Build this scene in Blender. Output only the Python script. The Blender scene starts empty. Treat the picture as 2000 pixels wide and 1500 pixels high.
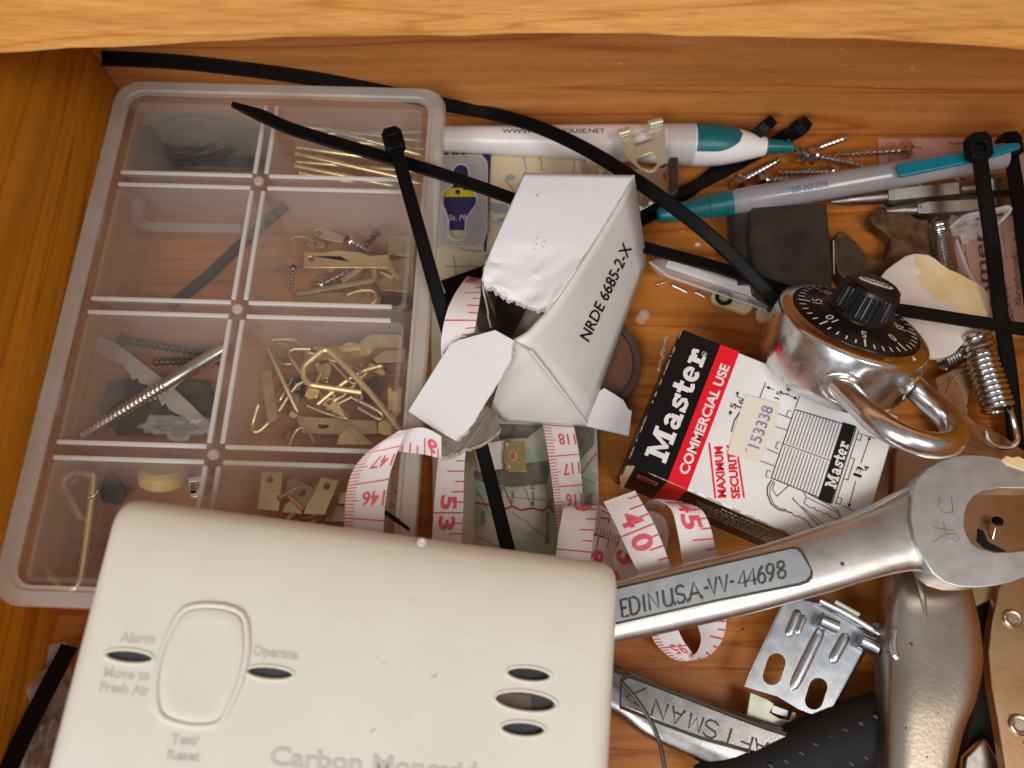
import bpy, bmesh, math, random
from mathutils import Vector, Matrix, noise
from mathutils.geometry import tessellate_polygon
R = math.radians
V = Vector
U = 0.01                      # everything below is written in centimetres
random.seed(7)
sc = bpy.context.scene
col = sc.collection

# ------------------------------------------------------------------ camera
CH, PITCH = 24.8, 19.5
cam = bpy.data.cameras.new('camera')
cam.lens, cam.sensor_width = 27.0, 36.0
cam.clip_start, cam.clip_end = 0.01, 20.0
cam.dof.use_dof = True
cam.dof.focus_distance = 23.2 * U
cam.dof.aperture_fstop = 10.0
cam_ob = bpy.data.objects.new('camera', cam)
cam_ob.location = (0, 0, CH * U)
cam_ob.rotation_euler = (R(PITCH), 0, 0)
col.objects.link(cam_ob)
sc.camera = cam_ob

# ------------------------------------------------------------------ world and lamps
w = bpy.data.worlds.new('World'); sc.world = w; w.use_nodes = True
bg = w.node_tree.nodes['Background']
bg.inputs[0].default_value = (0.93, 0.94, 0.98, 1)
bg.inputs[1].default_value = 0.30

def area(name, loc, target, size, sizey, power, colr):
    l = bpy.data.lights.new(name, 'AREA'); l.shape = 'RECTANGLE'
    l.size, l.size_y, l.energy, l.color = size * U, sizey * U, power, colr
    o = bpy.data.objects.new(name, l); col.objects.link(o)
    o.location = V(loc) * U
    o.rotation_euler = (V(target) - V(loc)).to_track_quat('-Z', 'Y').to_euler()
    return o
area('window_light', (-34, -62, 74), (0, 6, 0), 52, 64, 8.2, (0.95, 0.97, 1.0))
area('ceiling_light', (44, -36, 92), (0, 6, 0), 36, 36, 4.2, (1.0, 0.95, 0.88))
sc.view_settings.view_transform = 'Standard'
sc.view_settings.look = 'None'
sc.view_settings.exposure = -0.14
sc.view_settings.gamma = 1.0
sc.render.engine = 'CYCLES'
sc.cycles.transparent_max_bounces = 32
sc.cycles.max_bounces = 10
sc.cycles.sample_clamp_indirect = 6.0

# ------------------------------------------------------------------ geometry helpers
CPOS = V((0, 0, CH))
RT = V((1, 0, 0)); UP = V((0, math.cos(R(PITCH)), math.sin(R(PITCH)))); FW = V((0, math.sin(R(PITCH)), -math.cos(R(PITCH))))
def ray(u, v):
    return FW + RT * ((u - 1000) / 1500) + UP * ((750 - v) / 1500)
def at(u, v, z):
    d = ray(u, v)
    return CPOS + d * ((z - CH) / d.z)
def hit(u, v, p, n):
    d = ray(u, v)
    return CPOS + d * ((V(p) - CPOS).dot(n) / d.dot(n))
def aty(u, v, Y):
    d = ray(u, v); return CPOS + d * (Y / d.y)
def cat_rom(pts, k=6):
    pts = [V(p) for p in pts]
    out = []
    for i in range(len(pts) - 1):
        p0 = pts[max(i - 1, 0)]; p1 = pts[i]; p2 = pts[i + 1]; p3 = pts[min(i + 2, len(pts) - 1)]
        for j in range(k):
            t = j / k
            out.append(0.5 * ((2 * p1) + (p2 - p0) * t + (2 * p0 - 5 * p1 + 4 * p2 - p3) * t * t + (3 * p1 - p0 - 3 * p2 + p3) * t ** 3))
    out.append(pts[-1])
    return out
def frame(o, x, z):
    x = V(x).normalized(); z = V(z); z = (z - x * z.dot(x)).normalized(); y = z.cross(x)
    m = Matrix((x, y, z)).transposed().to_4x4(); m.translation = V(o)
    return m

class MB:
    def __init__(s): s.v = []; s.f = []; s.m = []
    def add(s, vs, fs, mi=0):
        n = len(s.v); s.v += [V(p) for p in vs]; s.f += [tuple(i + n for i in f) for f in fs]; s.m += [mi] * len(fs)
        return s
    def loft(s, rings, caps=True, closed=False, mi=0):
        n = len(rings[0]); vs = [p for r in rings for p in r]; fs = []
        m = len(rings)
        for i in range(m if closed else m - 1):
            a = i * n; b = ((i + 1) % m) * n
            for j in range(n):
                k = (j + 1) % n
                fs.append((a + j, a + k, b + k, b + j))
        if caps and not closed:
            fs.append(tuple(range(n))[::-1]); fs.append(tuple((m - 1) * n + j for j in range(n)))
        return s.add(vs, fs, mi)
    def box(s, c, d, M=None, mi=0):
        c = V(c); h = V(d) / 2
        vs = [c + V((h.x * a, h.y * b, h.z * e)) for e in (-1, 1) for a, b in ((-1, -1), (1, -1), (1, 1), (-1, 1))]
        if M: vs = [M @ p for p in vs]
        return s.add(vs, [(3, 2, 1, 0), (4, 5, 6, 7), (0, 1, 5, 4), (1, 2, 6, 5), (2, 3, 7, 6), (3, 0, 4, 7)], mi)
    def slab(s, outline, ext, holes=(), mi=0):
        ext = V(ext); loops = [[V(p) for p in outline]] + [[V(p) for p in h] for h in holes]
        flat = [p for l in loops for p in l]; n = len(flat)
        if len(loops) == 1 and n <= 4: tris = [tuple(range(n))]
        else: tris = tessellate_polygon(loops)
        fs = [tuple(t) for t in tris] + [tuple(i + n for i in reversed(t)) for t in tris]
        b = 0
        for l in loops:
            k = len(l)
            for j in range(k):
                fs.append((b + j, b + (j + 1) % k, b + (j + 1) % k + n, b + j + n))
            b += k
        return s.add(flat + [p + ext for p in flat], fs, mi)
    def tube(s, pts, r, n=8, closed=False, flat=1.0, mi=0, caps=True):
        pts = [V(p) for p in pts]; m = len(pts); rings = []
        nrm = None
        for i, p in enumerate(pts):
            if closed: t = pts[(i + 1) % m] - pts[i - 1]
            else: t = pts[min(i + 1, m - 1)] - pts[max(i - 1, 0)]
            if t.length < 1e-9: t = V((1, 0, 0))
            t.normalize()
            if nrm is None:
                nrm = V((0, 0, 1)) if abs(t.z) < .9 else V((1, 0, 0))
            nrm = nrm - t * nrm.dot(t)
            if nrm.length < 1e-6: nrm = t.orthogonal()
            nrm.normalize()
            b = t.cross(nrm)
            rr = r[i] if isinstance(r, (list, tuple)) else r
            rings.append([p + (b * math.cos(2 * math.pi * k / n) + nrm * flat * math.sin(2 * math.pi * k / n)) * rr for k in range(n)])
        return s.loft(rings, caps, closed, mi)
    def lathe(s, prof, M, n=24, mi=0, ph=0, caps=True):
        rings = [[M @ V((a, r * math.cos(2 * math.pi * k / n + ph), r * math.sin(2 * math.pi * k / n + ph))) for k in range(n)] for a, r in prof]
        return s.loft(rings, caps, False, mi)
    def band(s, pts, wd, th, nrm=None, cham=.3, mi=0, edges=None):
        """solid strap: pts centre line, wd width, th thickness"""
        pts = [V(p) for p in pts]; m = len(pts); rings = []
        for i, p in enumerate(pts):
            t = (pts[min(i + 1, m - 1)] - pts[max(i - 1, 0)]).normalized()
            nn = nrm[i] if isinstance(nrm, list) else (nrm or V((0, 0, 1)))
            b = t.cross(nn).normalized(); q = b.cross(t)
            ww = (wd[i] if isinstance(wd, list) else wd) / 2; h = th / 2; c = min(ww, h) * cham
            prof = [(-ww + c, -h), (ww - c, -h), (ww, -h + c), (ww, h - c), (ww - c, h), (-ww + c, h), (-ww, h - c), (-ww, -h + c)]
            rings.append([p + b * x + q * y for x, y in prof])
        return s.loft(rings, True, False, mi)
    def xf(s, M):
        s.v = [M @ p for p in s.v]; return s

WM = {}
def mesh_from(name, mb, mats, M=None, smooth=35, recalc=True):
    me = bpy.data.meshes.new(name)
    inv = M.inverted() if M is not None else Matrix.Identity(4)
    me.from_pydata([tuple((inv @ p) * U) for p in mb.v], [], mb.f)
    if not isinstance(mats, (list, tuple)): mats = [mats]
    for m in mats: me.materials.append(m)
    if len(mats) > 1: me.polygons.foreach_set('material_index', mb.m)
    if recalc:
        bm = bmesh.new(); bm.from_mesh(me)
        bmesh.ops.recalc_face_normals(bm, faces=bm.faces); bm.to_mesh(me); bm.free()
    me.polygons.foreach_set('use_smooth', [smooth > 0] * len(me.polygons))
    if smooth > 0: me.set_sharp_from_angle(angle=R(smooth))
    me.update()
    return me
def fin(o, bev, sub, seg=2):
    if bev:
        m = o.modifiers.new('bevel', 'BEVEL'); m.width = bev * U; m.segments = seg; m.limit_method = 'ANGLE'; m.angle_limit = R(38)
        m.harden_normals = False
    if sub:
        m = o.modifiers.new('subdivision', 'SUBSURF'); m.levels = m.render_levels = sub
def setm(o, M):
    b = M.copy(); b.translation = M.translation * U
    o.matrix_basis = b
def thing(name, label, cat, M=None, group=None, kind=None):
    o = bpy.data.objects.new(name, None); col.objects.link(o); o.empty_display_size = .005
    if M is None: M = Matrix.Identity(4)
    if isinstance(M, (V, tuple)): M = Matrix.Translation(V(M))
    setm(o, M); WM[o] = M
    o['label'] = label; o['category'] = cat
    if group: o['group'] = group
    if kind: o['kind'] = kind
    return o
def part(name, mb, mats, parent, bev=0, sub=0, smooth=35, label=None, recalc=True, kind=None, seg=2):
    M = WM[parent]
    o = bpy.data.objects.new(name, mesh_from(name, mb, mats, M, smooth, recalc)); col.objects.link(o)
    o.parent = parent; WM[o] = M
    if label: o['label'] = label
    if kind: o['kind'] = kind
    fin(o, bev, sub, seg)
    return o
def solo(name, mb, mats, label, cat, group=None, kind=None, bev=0, sub=0, smooth=35, recalc=True, seg=2, M=None):
    if M is None:
        c = sum(mb.v, V((0, 0, 0))) / len(mb.v); c.z = min(p.z for p in mb.v)
        M = Matrix.Translation(c)
    o = bpy.data.objects.new(name, mesh_from(name, mb, mats, M, smooth, recalc)); col.objects.link(o)
    setm(o, M); WM[o] = M
    if label: o['label'] = label
    if cat: o['category'] = cat
    if group: o['group'] = group
    if kind: o['kind'] = kind
    fin(o, bev, sub, seg)
    return o
def copy_tree(o, M, label, group=None):
    def rec(a, p):
        c = a.copy(); col.objects.link(c); c.parent = p; WM[c] = M
        for ch in a.children: rec(ch, c)
        return c
    c = rec(o, None); setm(c, M); c['label'] = label
    if group: c['group'] = group
    return c

# ------------------------------------------------------------------ flat print (lettering, lines) laid on surfaces
_tc = {}
def text_mesh(txt, bold=0.0, shear=0.0, space=1.0):
    k = (txt, bold, shear, space)
    if k not in _tc:
        cu = bpy.data.curves.new('t', 'FONT'); cu.body = txt; cu.resolution_u = 3; cu.offset = bold; cu.shear = shear; cu.space_character = space
        o = bpy.data.objects.new('t', cu); me = o.to_mesh()
        _tc[k] = ([(p.co.x, p.co.y) for p in me.vertices], [tuple(p.vertices) for p in me.polygons])
        o.to_mesh_clear(); bpy.data.objects.remove(o); bpy.data.curves.remove(cu)
    return _tc[k]
CAP = max(p[1] for p in text_mesh('H')[0])
class Flat:
    def __init__(s): s.v = []; s.f = []; s.k = 0
    def add(s, vs, fs):
        n = len(s.v); s.k = (s.k + 1) % 14
        s.v += [(p[0], p[1], s.k) for p in vs]; s.f += [tuple(i + n for i in f) for f in fs]
        return s
    def poly(s, pts, holes=()):
        loops = [[V((p[0], p[1], 0)) for p in pts]] + [[V((p[0], p[1], 0)) for p in h] for h in holes]
        fl = [p for l in loops for p in l]
        return s.add(fl, [tuple(t) for t in tessellate_polygon(loops)])
    def line(s, pts, w, closed=False):
        P = [V((p[0], p[1])) for p in pts]; n = len(P); L = []; Rr = []
        for i in range(n):
            a = P[i - 1] if (i > 0 or closed) else None
            b = P[(i + 1) % n] if (i < n - 1 or closed) else None
            d1 = (P[i] - a).normalized() if a is not None and (P[i] - a).length > 1e-9 else None
            d2 = (b - P[i]).normalized() if b is not None and (b - P[i]).length > 1e-9 else None
            d1 = d1 or d2; d2 = d2 or d1
            t = (d1 + d2); t = t.normalized() if t.length > 1e-6 else d1
            nn = V((-t.y, t.x)); c = max(.45, nn.dot(V((-d1.y, d1.x))))
            L.append(P[i] + nn * w / 2 / c); Rr.append(P[i] - nn * w / 2 / c)
        m = n if closed else n - 1
        return s.add(L + Rr, [(i, (i + 1) % n, n + (i + 1) % n, n + i) for i in range(m)])
    def arc(s, cx, cy, rx, ry, a0, a1, w, n=14):
        return s.line([(cx + rx * math.cos(R(a0 + (a1 - a0) * i / n)), cy + ry * math.sin(R(a0 + (a1 - a0) * i / n))) for i in range(n + 1)], w)
    def disc(s, cx, cy, rx, ry=None, n=20):
        ry = rx if ry is None else ry
        return s.poly([(cx + rx * math.cos(2 * math.pi * i / n), cy + ry * math.sin(2 * math.pi * i / n)) for i in range(n)])
    def text(s, txt, p0, p1, h, bold=0.0, shear=0.0, space=1.0):
        """text from p0 to p1 (ends of base line), h = 2-D cap height vector"""
        vs, fs = text_mesh(txt, bold, shear, space)
        x0 = min(p[0] for p in vs); x1 = max(p[0] for p in vs)
        p0 = V(p0); p1 = V(p1); h = V(h)
        return s.add([p0 + (p1 - p0) * ((x - x0) / (x1 - x0)) + h * (y / CAP) for x, y in vs], fs)
    def put(s, o, p0, p1, h):
        """another Flat drawn in unit space (x 0..1, y 0..1)"""
        p0 = V(p0); p1 = V(p1); h = V(h)
        n = len(s.v); s.v += [(*(p0 + (p1 - p0) * v[0] + h * v[1]), v[2]) for v in o.v]; s.f += [tuple(i + n for i in f) for f in o.f]
        return s
    def make(s, name, mat, parent, fn, nrm, off=.006, label=None):
        mb = MB(); mb.add([fn(v[0], v[1]) + (nrm(v[0], v[1]) if callable(nrm) else nrm) * (off + v[2] * .0007) for v in s.v], s.f)
        return part(name, mb, mat, parent, smooth=0, recalc=False, label=label)

def slab_word():
    """the heavy slab-serif word drawn with bars and bowls, in a 0..1 x 0..1 space"""
    f = Flat(); T = .2
    def rc(x0, y0, x1, y1): f.poly([(x0, y0), (x1, y0), (x1, y1), (x0, y1)])
    # M
    rc(.14, .19, .38, .84); rc(0, 0, .5, .19); rc(0, .84, .38, 1); rc(1.0, .19, 1.26, .84); rc(.86, 0, 1.4, .19); rc(1.0, .84, 1.4, 1)
    f.poly([(.38, 1), (.7, .42), (1.0, 1), (1.0, .66), (.76, .14), (.64, .14), (.38, .66)])
    # a
    x = 1.55
    f.arc(x + .3, .5, .22, .17, 160, 10, .19, 10); rc(x + .42, .17, x + .63, .52); rc(x + .42, 0, x + .74, .17)
    f.arc(x + .26, .22, .19, .14, 0, 360, .17, 18)
    # s
    x = 2.42
    f.line([(x + .62, .5), (x + .52, .6), (x + .34, .63), (x + .16, .58), (x + .14, .46), (x + .3, .38), (x + .5, .31), (x + .54, .18), (x + .4, .08), (x + .2, .08), (x + .04, .19)], .17)
    rc(x + .54, .44, x + .68, .72); rc(x - .02, 0, x + .1, .28)
    # t
    x = 3.18
    rc(x + .14, .7, x + .38, .95); rc(x, .52, x + .56, .7); rc(x + .14, .2, x + .38, .52); f.line([(x + .26, .21), (x + .3, .1), (x + .42, .08), (x + .6, .14)], .19)
    # e
    x = 3.84
    f.arc(x + .34, .36, .25, .27, -45, -355, .2, 20); rc(x + .2, .3, x + .66, .41)
    # r
    x = 4.64
    rc(x + .12, .16, x + .36, .56); rc(x, 0, x + .54, .16); rc(x, .56, x + .36, .72); f.line([(x + .36, .42), (x + .46, .58), (x + .58, .62), (x + .7, .58)], .2); rc(x + .58, .4, x + .74, .56)
    g = Flat(); g.v = [(a / 5.4, b, k) for a, b, k in f.v]; g.f = f.f
    return g
WORD = slab_word()

# ------------------------------------------------------------------ materials
def nt(name):
    m = bpy.data.materials.new(name); m.use_nodes = True; t = m.node_tree
    return m, t, t.nodes['Principled BSDF'], t.nodes.new, t.links.new
def coords(t, scale=(1, 1, 1), rnd=True):
    tc = t.nodes.new('ShaderNodeTexCoord'); mp = t.nodes.new('ShaderNodeMapping')
    t.links.new(tc.outputs['Object'], mp.inputs[0])
    mp.inputs['Scale'].default_value = [100 * s for s in scale]
    if rnd:
        oi = t.nodes.new('ShaderNodeObjectInfo'); mu = t.nodes.new('ShaderNodeVectorMath'); mu.operation = 'SCALE'; mu.inputs[3].default_value = 37.0
        cx = t.nodes.new('ShaderNodeCombineXYZ')
        for i in range(3): t.links.new(oi.outputs['Random'], cx.inputs[i])
        t.links.new(cx.outputs[0], mu.inputs[0]); t.links.new(mu.outputs[0], mp.inputs['Location'])
    return mp.outputs[0]
def noisen(t, vec, scale, detail=4, rough=.55, dist=0):
    n = t.nodes.new('ShaderNodeTexNoise'); n.inputs['Scale'].default_value = scale; n.inputs['Detail'].default_value = detail
    n.inputs['Roughness'].default_value = rough; n.inputs['Distortion'].default_value = dist
    t.links.new(vec, n.inputs['Vector']); return n.outputs['Fac']
def ramp(t, fac, stops):
    r = t.nodes.new('ShaderNodeValToRGB'); e = r.color_ramp.elements
    while len(e) < len(stops): e.new(.5)
    for k, (p, c) in enumerate(stops):
        e[k].position = p; e[k].color = (*c, 1) if len(c) == 3 else c
    t.links.new(fac, r.inputs[0]); return r.outputs[0]
def mixc(t, fac, a, b, mode='MIX'):
    m = t.nodes.new('ShaderNodeMix'); m.data_type = 'RGBA'; m.blend_type = mode
    for i, x in ((0, fac), (6, a), (7, b)):
        if isinstance(x, (int, float)): m.inputs[i].default_value = x
        elif isinstance(x, tuple): m.inputs[i].default_value = (*x, 1)
        else: t.links.new(x, m.inputs[i])
    return m.outputs[2]
def math_n(t, op, a, b=0.0, c=None):
    m = t.nodes.new('ShaderNodeMath'); m.operation = op
    for i, x in enumerate((a, b) if c is None else (a, b, c)):
        if isinstance(x, (int, float)): m.inputs[i].default_value = x
        else: t.links.new(x, m.inputs[i])
    return m.outputs[0]
def bumpn(t, h, strength, dist=.02):
    b = t.nodes.new('ShaderNodeBump'); b.inputs['Strength'].default_value = strength; b.inputs['Distance'].default_value = dist * U
    t.links.new(h, b.inputs['Height']); return b.outputs[0]

def mat(name, c, rough=.5, metal=0.0, c2=None, ns=1.2, lo=.35, hi=.65, bump=0, bs=12, bd=.02, rvar=0.0, alpha=1.0, coat=0.0, spec=.5,
        spots=None, sscale=4, sthr=(.62, .68), stretch=(1, 1, 1), trans=0.0, ior=1.45, rough2=None, scratch=0):
    m, t, P, N, L = nt(name)
    P.inputs['Base Color'].default_value = (*c, 1); P.inputs['Roughness'].default_value = rough; P.inputs['Metallic'].default_value = metal
    P.inputs['Alpha'].default_value = alpha; P.inputs['Coat Weight'].default_value = coat; P.inputs['Specular IOR Level'].default_value = spec
    P.inputs['Transmission Weight'].default_value = trans; P.inputs['IOR'].default_value = ior
    vec = coords(t, stretch); cc = None
    if c2 is not None:
        cc = ramp(t, noisen(t, vec, ns, 5, .6), [(lo, c), (hi, c2)])
    if spots is not None:
        f = ramp(t, noisen(t, vec, sscale, 6, .62), [(sthr[0], (0, 0, 0)), (sthr[1], (1, 1, 1))])
        cc = mixc(t, f, cc if cc is not None else c, spots)
        if rough2 is not None:
            r = t.nodes.new('ShaderNodeMapRange'); r.inputs[3].default_value = rough; r.inputs[4].default_value = rough2
            L(f, r.inputs[0]); L(r.outputs[0], P.inputs['Roughness'])
    if cc is not None: L(cc, P.inputs['Base Color'])
    if rvar and rough2 is None:
        r = t.nodes.new('ShaderNodeMapRange'); r.inputs[3].default_value = max(.02, rough - rvar); r.inputs[4].default_value = rough + rvar
        r.inputs[1].default_value = .3; r.inputs[2].default_value = .7
        L(noisen(t, vec, 2.3, 5), r.inputs[0]); L(r.outputs[0], P.inputs['Roughness'])
    if bump:
        L(bumpn(t, noisen(t, vec, bs, 5, .6), bump, bd), P.inputs['Normal'])
    return m

def wood(name, light, mid, dark, axis=0, contrast=1.0, lines=6.0, rough=.38, fine=.35, coat=.15, seed=0.0, ringw=.8, spec=.5, along=.14):
    m, t, P, N, L = nt(name)
    s = [1.3, 1.3, 1.3]; s[axis] = along
    g = [26, 26, 26]; g[axis] = 1.1
    tc = N('ShaderNodeTexCoord')
    def mp(sc3, off=0):
        q = N('ShaderNodeMapping'); q.inputs['Scale'].default_value = [100 * k for k in sc3]; q.inputs['Location'].default_value = (seed + off, seed * 1.7, seed * .3)
        L(tc.outputs['Object'], q.inputs[0]); return q.outputs[0]
    a = noisen(t, mp([k * .42 for k in s]), 1.0, 2, .5, .35)
    pp = math_n(t, 'PINGPONG', math_n(t, 'MULTIPLY', a, lines * 2), 1.0)
    rings = ramp(t, pp, [(0.0, dark), (.10, mid), (.45, light), (1.0, mid)])
    fib = noisen(t, mp(g), 1.0, 4, .6)
    fcol = ramp(t, fib, [(.3, (1 - fine,) * 3), (.55, (1, 1, 1)), (.75, (1.0, 1.0, 1.0))])
    blot = ramp(t, noisen(t, mp([k * .9 for k in s], 5), 1.0, 4, .6), [(.3, (.72, .68, .62)), (.6, (1.04, 1.03, 1.0))])
    c = mixc(t, ringw, mid, rings)
    c = mixc(t, 1.0, c, fcol, 'MULTIPLY'); c = mixc(t, contrast, c, mixc(t, 1.0, c, blot, 'MULTIPLY'))
    # short dark pores and pale nicks
    pg = [14, 14, 14]; pg[axis] = 1.5
    por = ramp(t, noisen(t, mp(pg, 3), 1.0, 2, .5), [(.70, (1, 1, 1)), (.76, (.62, .5, .42))])
    c = mixc(t, .8, c, mixc(t, 1.0, c, por, 'MULTIPLY'))
    nick = ramp(t, noisen(t, mp([2.6, 2.6, 2.6], 9), 1.0, 9, .75), [(.63, (0, 0, 0)), (.67, (1, 1, 1))])
    c = mixc(t, math_n(t, 'MULTIPLY', nick, .5), c, (.78, .52, .3))
    L(c, P.inputs['Base Color'])
    P.inputs['Specular IOR Level'].default_value = spec; P.inputs['Roughness'].default_value = rough; P.inputs['Coat Weight'].default_value = coat; P.inputs['Coat Roughness'].default_value = .3
    hh = math_n(t, 'ADD', fib, math_n(t, 'MULTIPLY', noisen(t, mp([3, 3, 3], 2), 1.0, 5, .6), 1.2))
    L(bumpn(t, hh, .35, .012), P.inputs['Normal'])
    return m

M_ = {}
M_['floor'] = wood('floor_wood', (.60, .225, .044), (.50, .165, .027), (.31, .08, .011), 0, .9, 5.0, .36, .3, coat=.06, spec=.3, along=.055)
M_['back'] = wood('back_board_wood', (.64, .265, .070), (.56, .21, .050), (.38, .09, .012), 0, .8, 3.6, .5, .2, coat=0, seed=4.0, spec=.3, along=.07)
M_['side'] = wood('side_board_wood', (.70, .28, .015), (.60, .22, .011), (.42, .13, .007), 1, .8, 4.0, .6, .2, coat=0, seed=9.0, spec=.12, along=.08)
M_['rail'] = wood('rail_wood', (.97, .50, .15), (.88, .40, .10), (.62, .235, .045), 0, .7, 5.0, .45, .35, seed=14.0, coat=.05)
M_['front'] = wood('cabinet_front_wood', (.26, .10, .028), (.21, .075, .02), (.13, .045, .012), 0, .7, 5.0, .5, .3, seed=17.0, coat=0, spec=.3)
M_['tray'] = mat('frosted_plastic', (.62, .59, .545), .32, alpha=.10, bump=.05, bs=6)
M_['trayrim'] = mat('frosted_rim_plastic', (.70, .67, .62), .3, alpha=.40, c2=(.64, .56, .46), ns=.7, lo=.4, hi=.75)
M_['traywall'] = mat('frosted_wall_plastic', (.62, .59, .54), .34, alpha=.13)
M_['trayrib'] = mat('frosted_rib_plastic', (.74, .70, .65), .34, alpha=.62)
M_['lid'] = mat('clear_lid_plastic', (.60, .585, .56), .2, alpha=.022, bump=.04, bs=3)
M_['black'] = mat('black_nylon', (.004, .004, .004), .42, bump=.1, bs=9, spec=.17)
M_['alarm'] = mat('cream_plastic', (.735, .70, .60), .42, c2=(.69, .65, .545), ns=.3, bump=.12, bs=45, bd=.004, spots=(.5, .4, .3), sscale=2.2, sthr=(.735, .76))
M_['alarm_hole'] = mat('dark_slot', (.02, .022, .028), .35)
M_['lens'] = mat('smoked_lens', (.045, .05, .065), .22, c2=(.07, .075, .09), ns=3)
M_['alarm_text'] = mat('embossed_grey_text', (.55, .505, .425), .5)
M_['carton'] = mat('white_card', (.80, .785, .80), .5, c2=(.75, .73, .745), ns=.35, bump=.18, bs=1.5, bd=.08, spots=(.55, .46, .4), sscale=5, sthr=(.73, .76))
M_['cartonshade'] = mat('white_card_shaded', (.72, .70, .68), .40, c2=(.66, .64, .61), ns=.5, bump=.25, bs=1.0, bd=.12, spots=(.5, .42, .34), sscale=4, sthr=(.73, .76))  # same white card, darkened in colour for the side turned from the light
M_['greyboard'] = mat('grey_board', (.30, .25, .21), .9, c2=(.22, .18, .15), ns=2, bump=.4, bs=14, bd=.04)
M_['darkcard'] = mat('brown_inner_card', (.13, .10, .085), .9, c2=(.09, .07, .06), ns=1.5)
M_['tornedge'] = mat('torn_paper_edge', (.66, .58, .5), .95, c2=(.5, .42, .34), ns=6, bump=.7, bs=22, bd=.05)
M_['ink'] = mat('black_ink', (.010, .009, .010), .5, spec=.2)
M_['tape'] = mat('woven_tape', (.80, .75, .745), .62, c2=(.74, .68, .67), ns=1.2, bump=.35, bs=30, bd=.012, stretch=(1, 1, 1))
M_['redink'] = mat('red_print', (.66, .06, .085), .55, c2=(.74, .13, .15), ns=5)
M_['boxblack'] = mat('black_gloss_card', (.006, .006, .007), .30, spec=.22, bump=.08, bs=2.0, bd=.05, spots=(.42, .33, .25), sscale=5, sthr=(.735, .75))
M_['boxred'] = mat('red_gloss_card', (.78, .012, .025), .3, spec=.25, bump=.08, bs=2, spots=(.8, .5, .42), sscale=5, sthr=(.74, .76))
M_['boxwhite'] = mat('white_gloss_card', (.82, .80, .78), .34, c2=(.76, .735, .71), ns=.6, bump=.1, bs=1.6, bd=.05)
M_['white'] = mat('white_print', (.82, .79, .75), .5, c2=(.7, .67, .63), ns=4)
M_['kraft'] = mat('worn_card_edge', (.55, .38, .24), .9, c2=(.4, .27, .17), ns=4)
M_['sticker'] = mat('cream_sticker', (.76, .70, .58), .6, c2=(.76, .70, .6), ns=1)
M_['purple'] = mat('purple_ink', (.24, .14, .36), .6, c2=(.4, .3, .48), ns=6)
M_['chrome'] = mat('polished_steel', (.66, .655, .65), .23, 1.0, rvar=.09, spots=(.55, .53, .5), sscale=3, sthr=(.55, .72))
M_['steelring'] = mat('brushed_steel', (.70, .66, .62), .2, 1.0, rvar=.05, c2=(.64, .58, .53), ns=.9)
M_['zinc'] = mat('zinc_plate', (.56, .60, .66), .27, 1.0, c2=(.60, .60, .60), ns=.5, rvar=.05, bump=.03, bs=3)
M_['zincyellow'] = mat('yellow_zinc_plate', (.72, .70, .50), .3, .55, c2=(.62, .66, .52), ns=1.2, rvar=.08)
M_['palezinc'] = mat('pale_zinc_plate', (.56, .53, .47), .4, .45, c2=(.48, .45, .4), ns=1)
M_['spring'] = mat('spring_steel', (.62, .61, .60), .2, 1.0, rvar=.06)
M_['brass'] = mat('brass_plate', (.88, .68, .33), .28, .72, c2=(.78, .60, .32), ns=2.0, rvar=.1)
M_['brassdull'] = mat('dull_brass', (.60, .47, .28), .38, .7, c2=(.50, .39, .25), ns=2.0, rvar=.1)
M_['goldtip'] = mat('gold_tip', (.42, .33, .14), .42, .8, c2=(.36, .28, .11), ns=3)
M_['wrench'] = mat('satin_forged_steel', (.58, .565, .55), .36, 1.0, c2=(.46, .42, .385), ns=.6, bump=.4, bs=26, bd=.010, rvar=.05)
M_['wrenchface'] = mat('polished_panel_steel', (.62, .65, .67), .33, 1.0, c2=(.60, .62, .63), ns=.4, rvar=.03)
M_['wrench2'] = mat('dark_polished_steel', (.40, .385, .385), .26, 1.0, c2=(.30, .28, .27), ns=.5, rvar=.05, bump=.2, bs=20, bd=.01)
M_['wrenchhead'] = mat('satin_head_steel', (.64, .62, .60), .38, 1.0, c2=(.58, .555, .53), ns=.5, bump=.12, bs=24, bd=.01, rvar=.05)
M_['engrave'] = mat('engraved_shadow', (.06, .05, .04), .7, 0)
M_['rusty'] = mat('worn_plated_steel', (.54, .475, .41), .32, 1.0, c2=(.42, .345, .27), ns=.45, spots=(.14, .07, .03), sscale=3.2, sthr=(.66, .70), rough2=.8, bump=.22, bs=9)  # worn and rust-spotted; the warm base also carries painted tan reflections
M_['tan'] = mat('tan_reflection_steel', (.46, .31, .18), .34, .95, c2=(.36, .22, .11), ns=.5, spots=(.10, .05, .02), sscale=2.6, sthr=(.65, .69), bump=.12, bs=10)  # tan stands for wood reflected in the plating; dark spots are rust
M_['darkrust'] = mat('dark_rusty_steel', (.23, .125, .055), .5, .35, c2=(.07, .036, .016), ns=1.8, bump=.5, bs=9, bd=.03)
M_['darkgrind'] = mat('ground_dark_steel', (.13, .105, .08), .5, .5, c2=(.09, .07, .05), ns=2, bump=.3, bs=14)
M_['bit'] = mat('grey_bit_steel', (.30, .27, .25), .36, 1.0, c2=(.22, .19, .17), ns=1.5, bump=.15, bs=14, rvar=.06)
M_['darkbox'] = mat('smoky_black_plastic', (.030, .025, .024), .36, spec=.4, c2=(.055, .046, .038), ns=.9, bump=.15, bs=5, alpha=.90, spots=(.11, .095, .07), sscale=3, sthr=(.68, .78))
M_['grip'] = mat('black_rubber', (.009, .0085, .008), .6, spec=.3, bump=.3, bs=14, spots=(.13, .13, .03), sscale=2.2, sthr=(.70, .74))
M_['bump'] = mat('worn_rubber_stud', (.030, .026, .020), .45)
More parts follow.
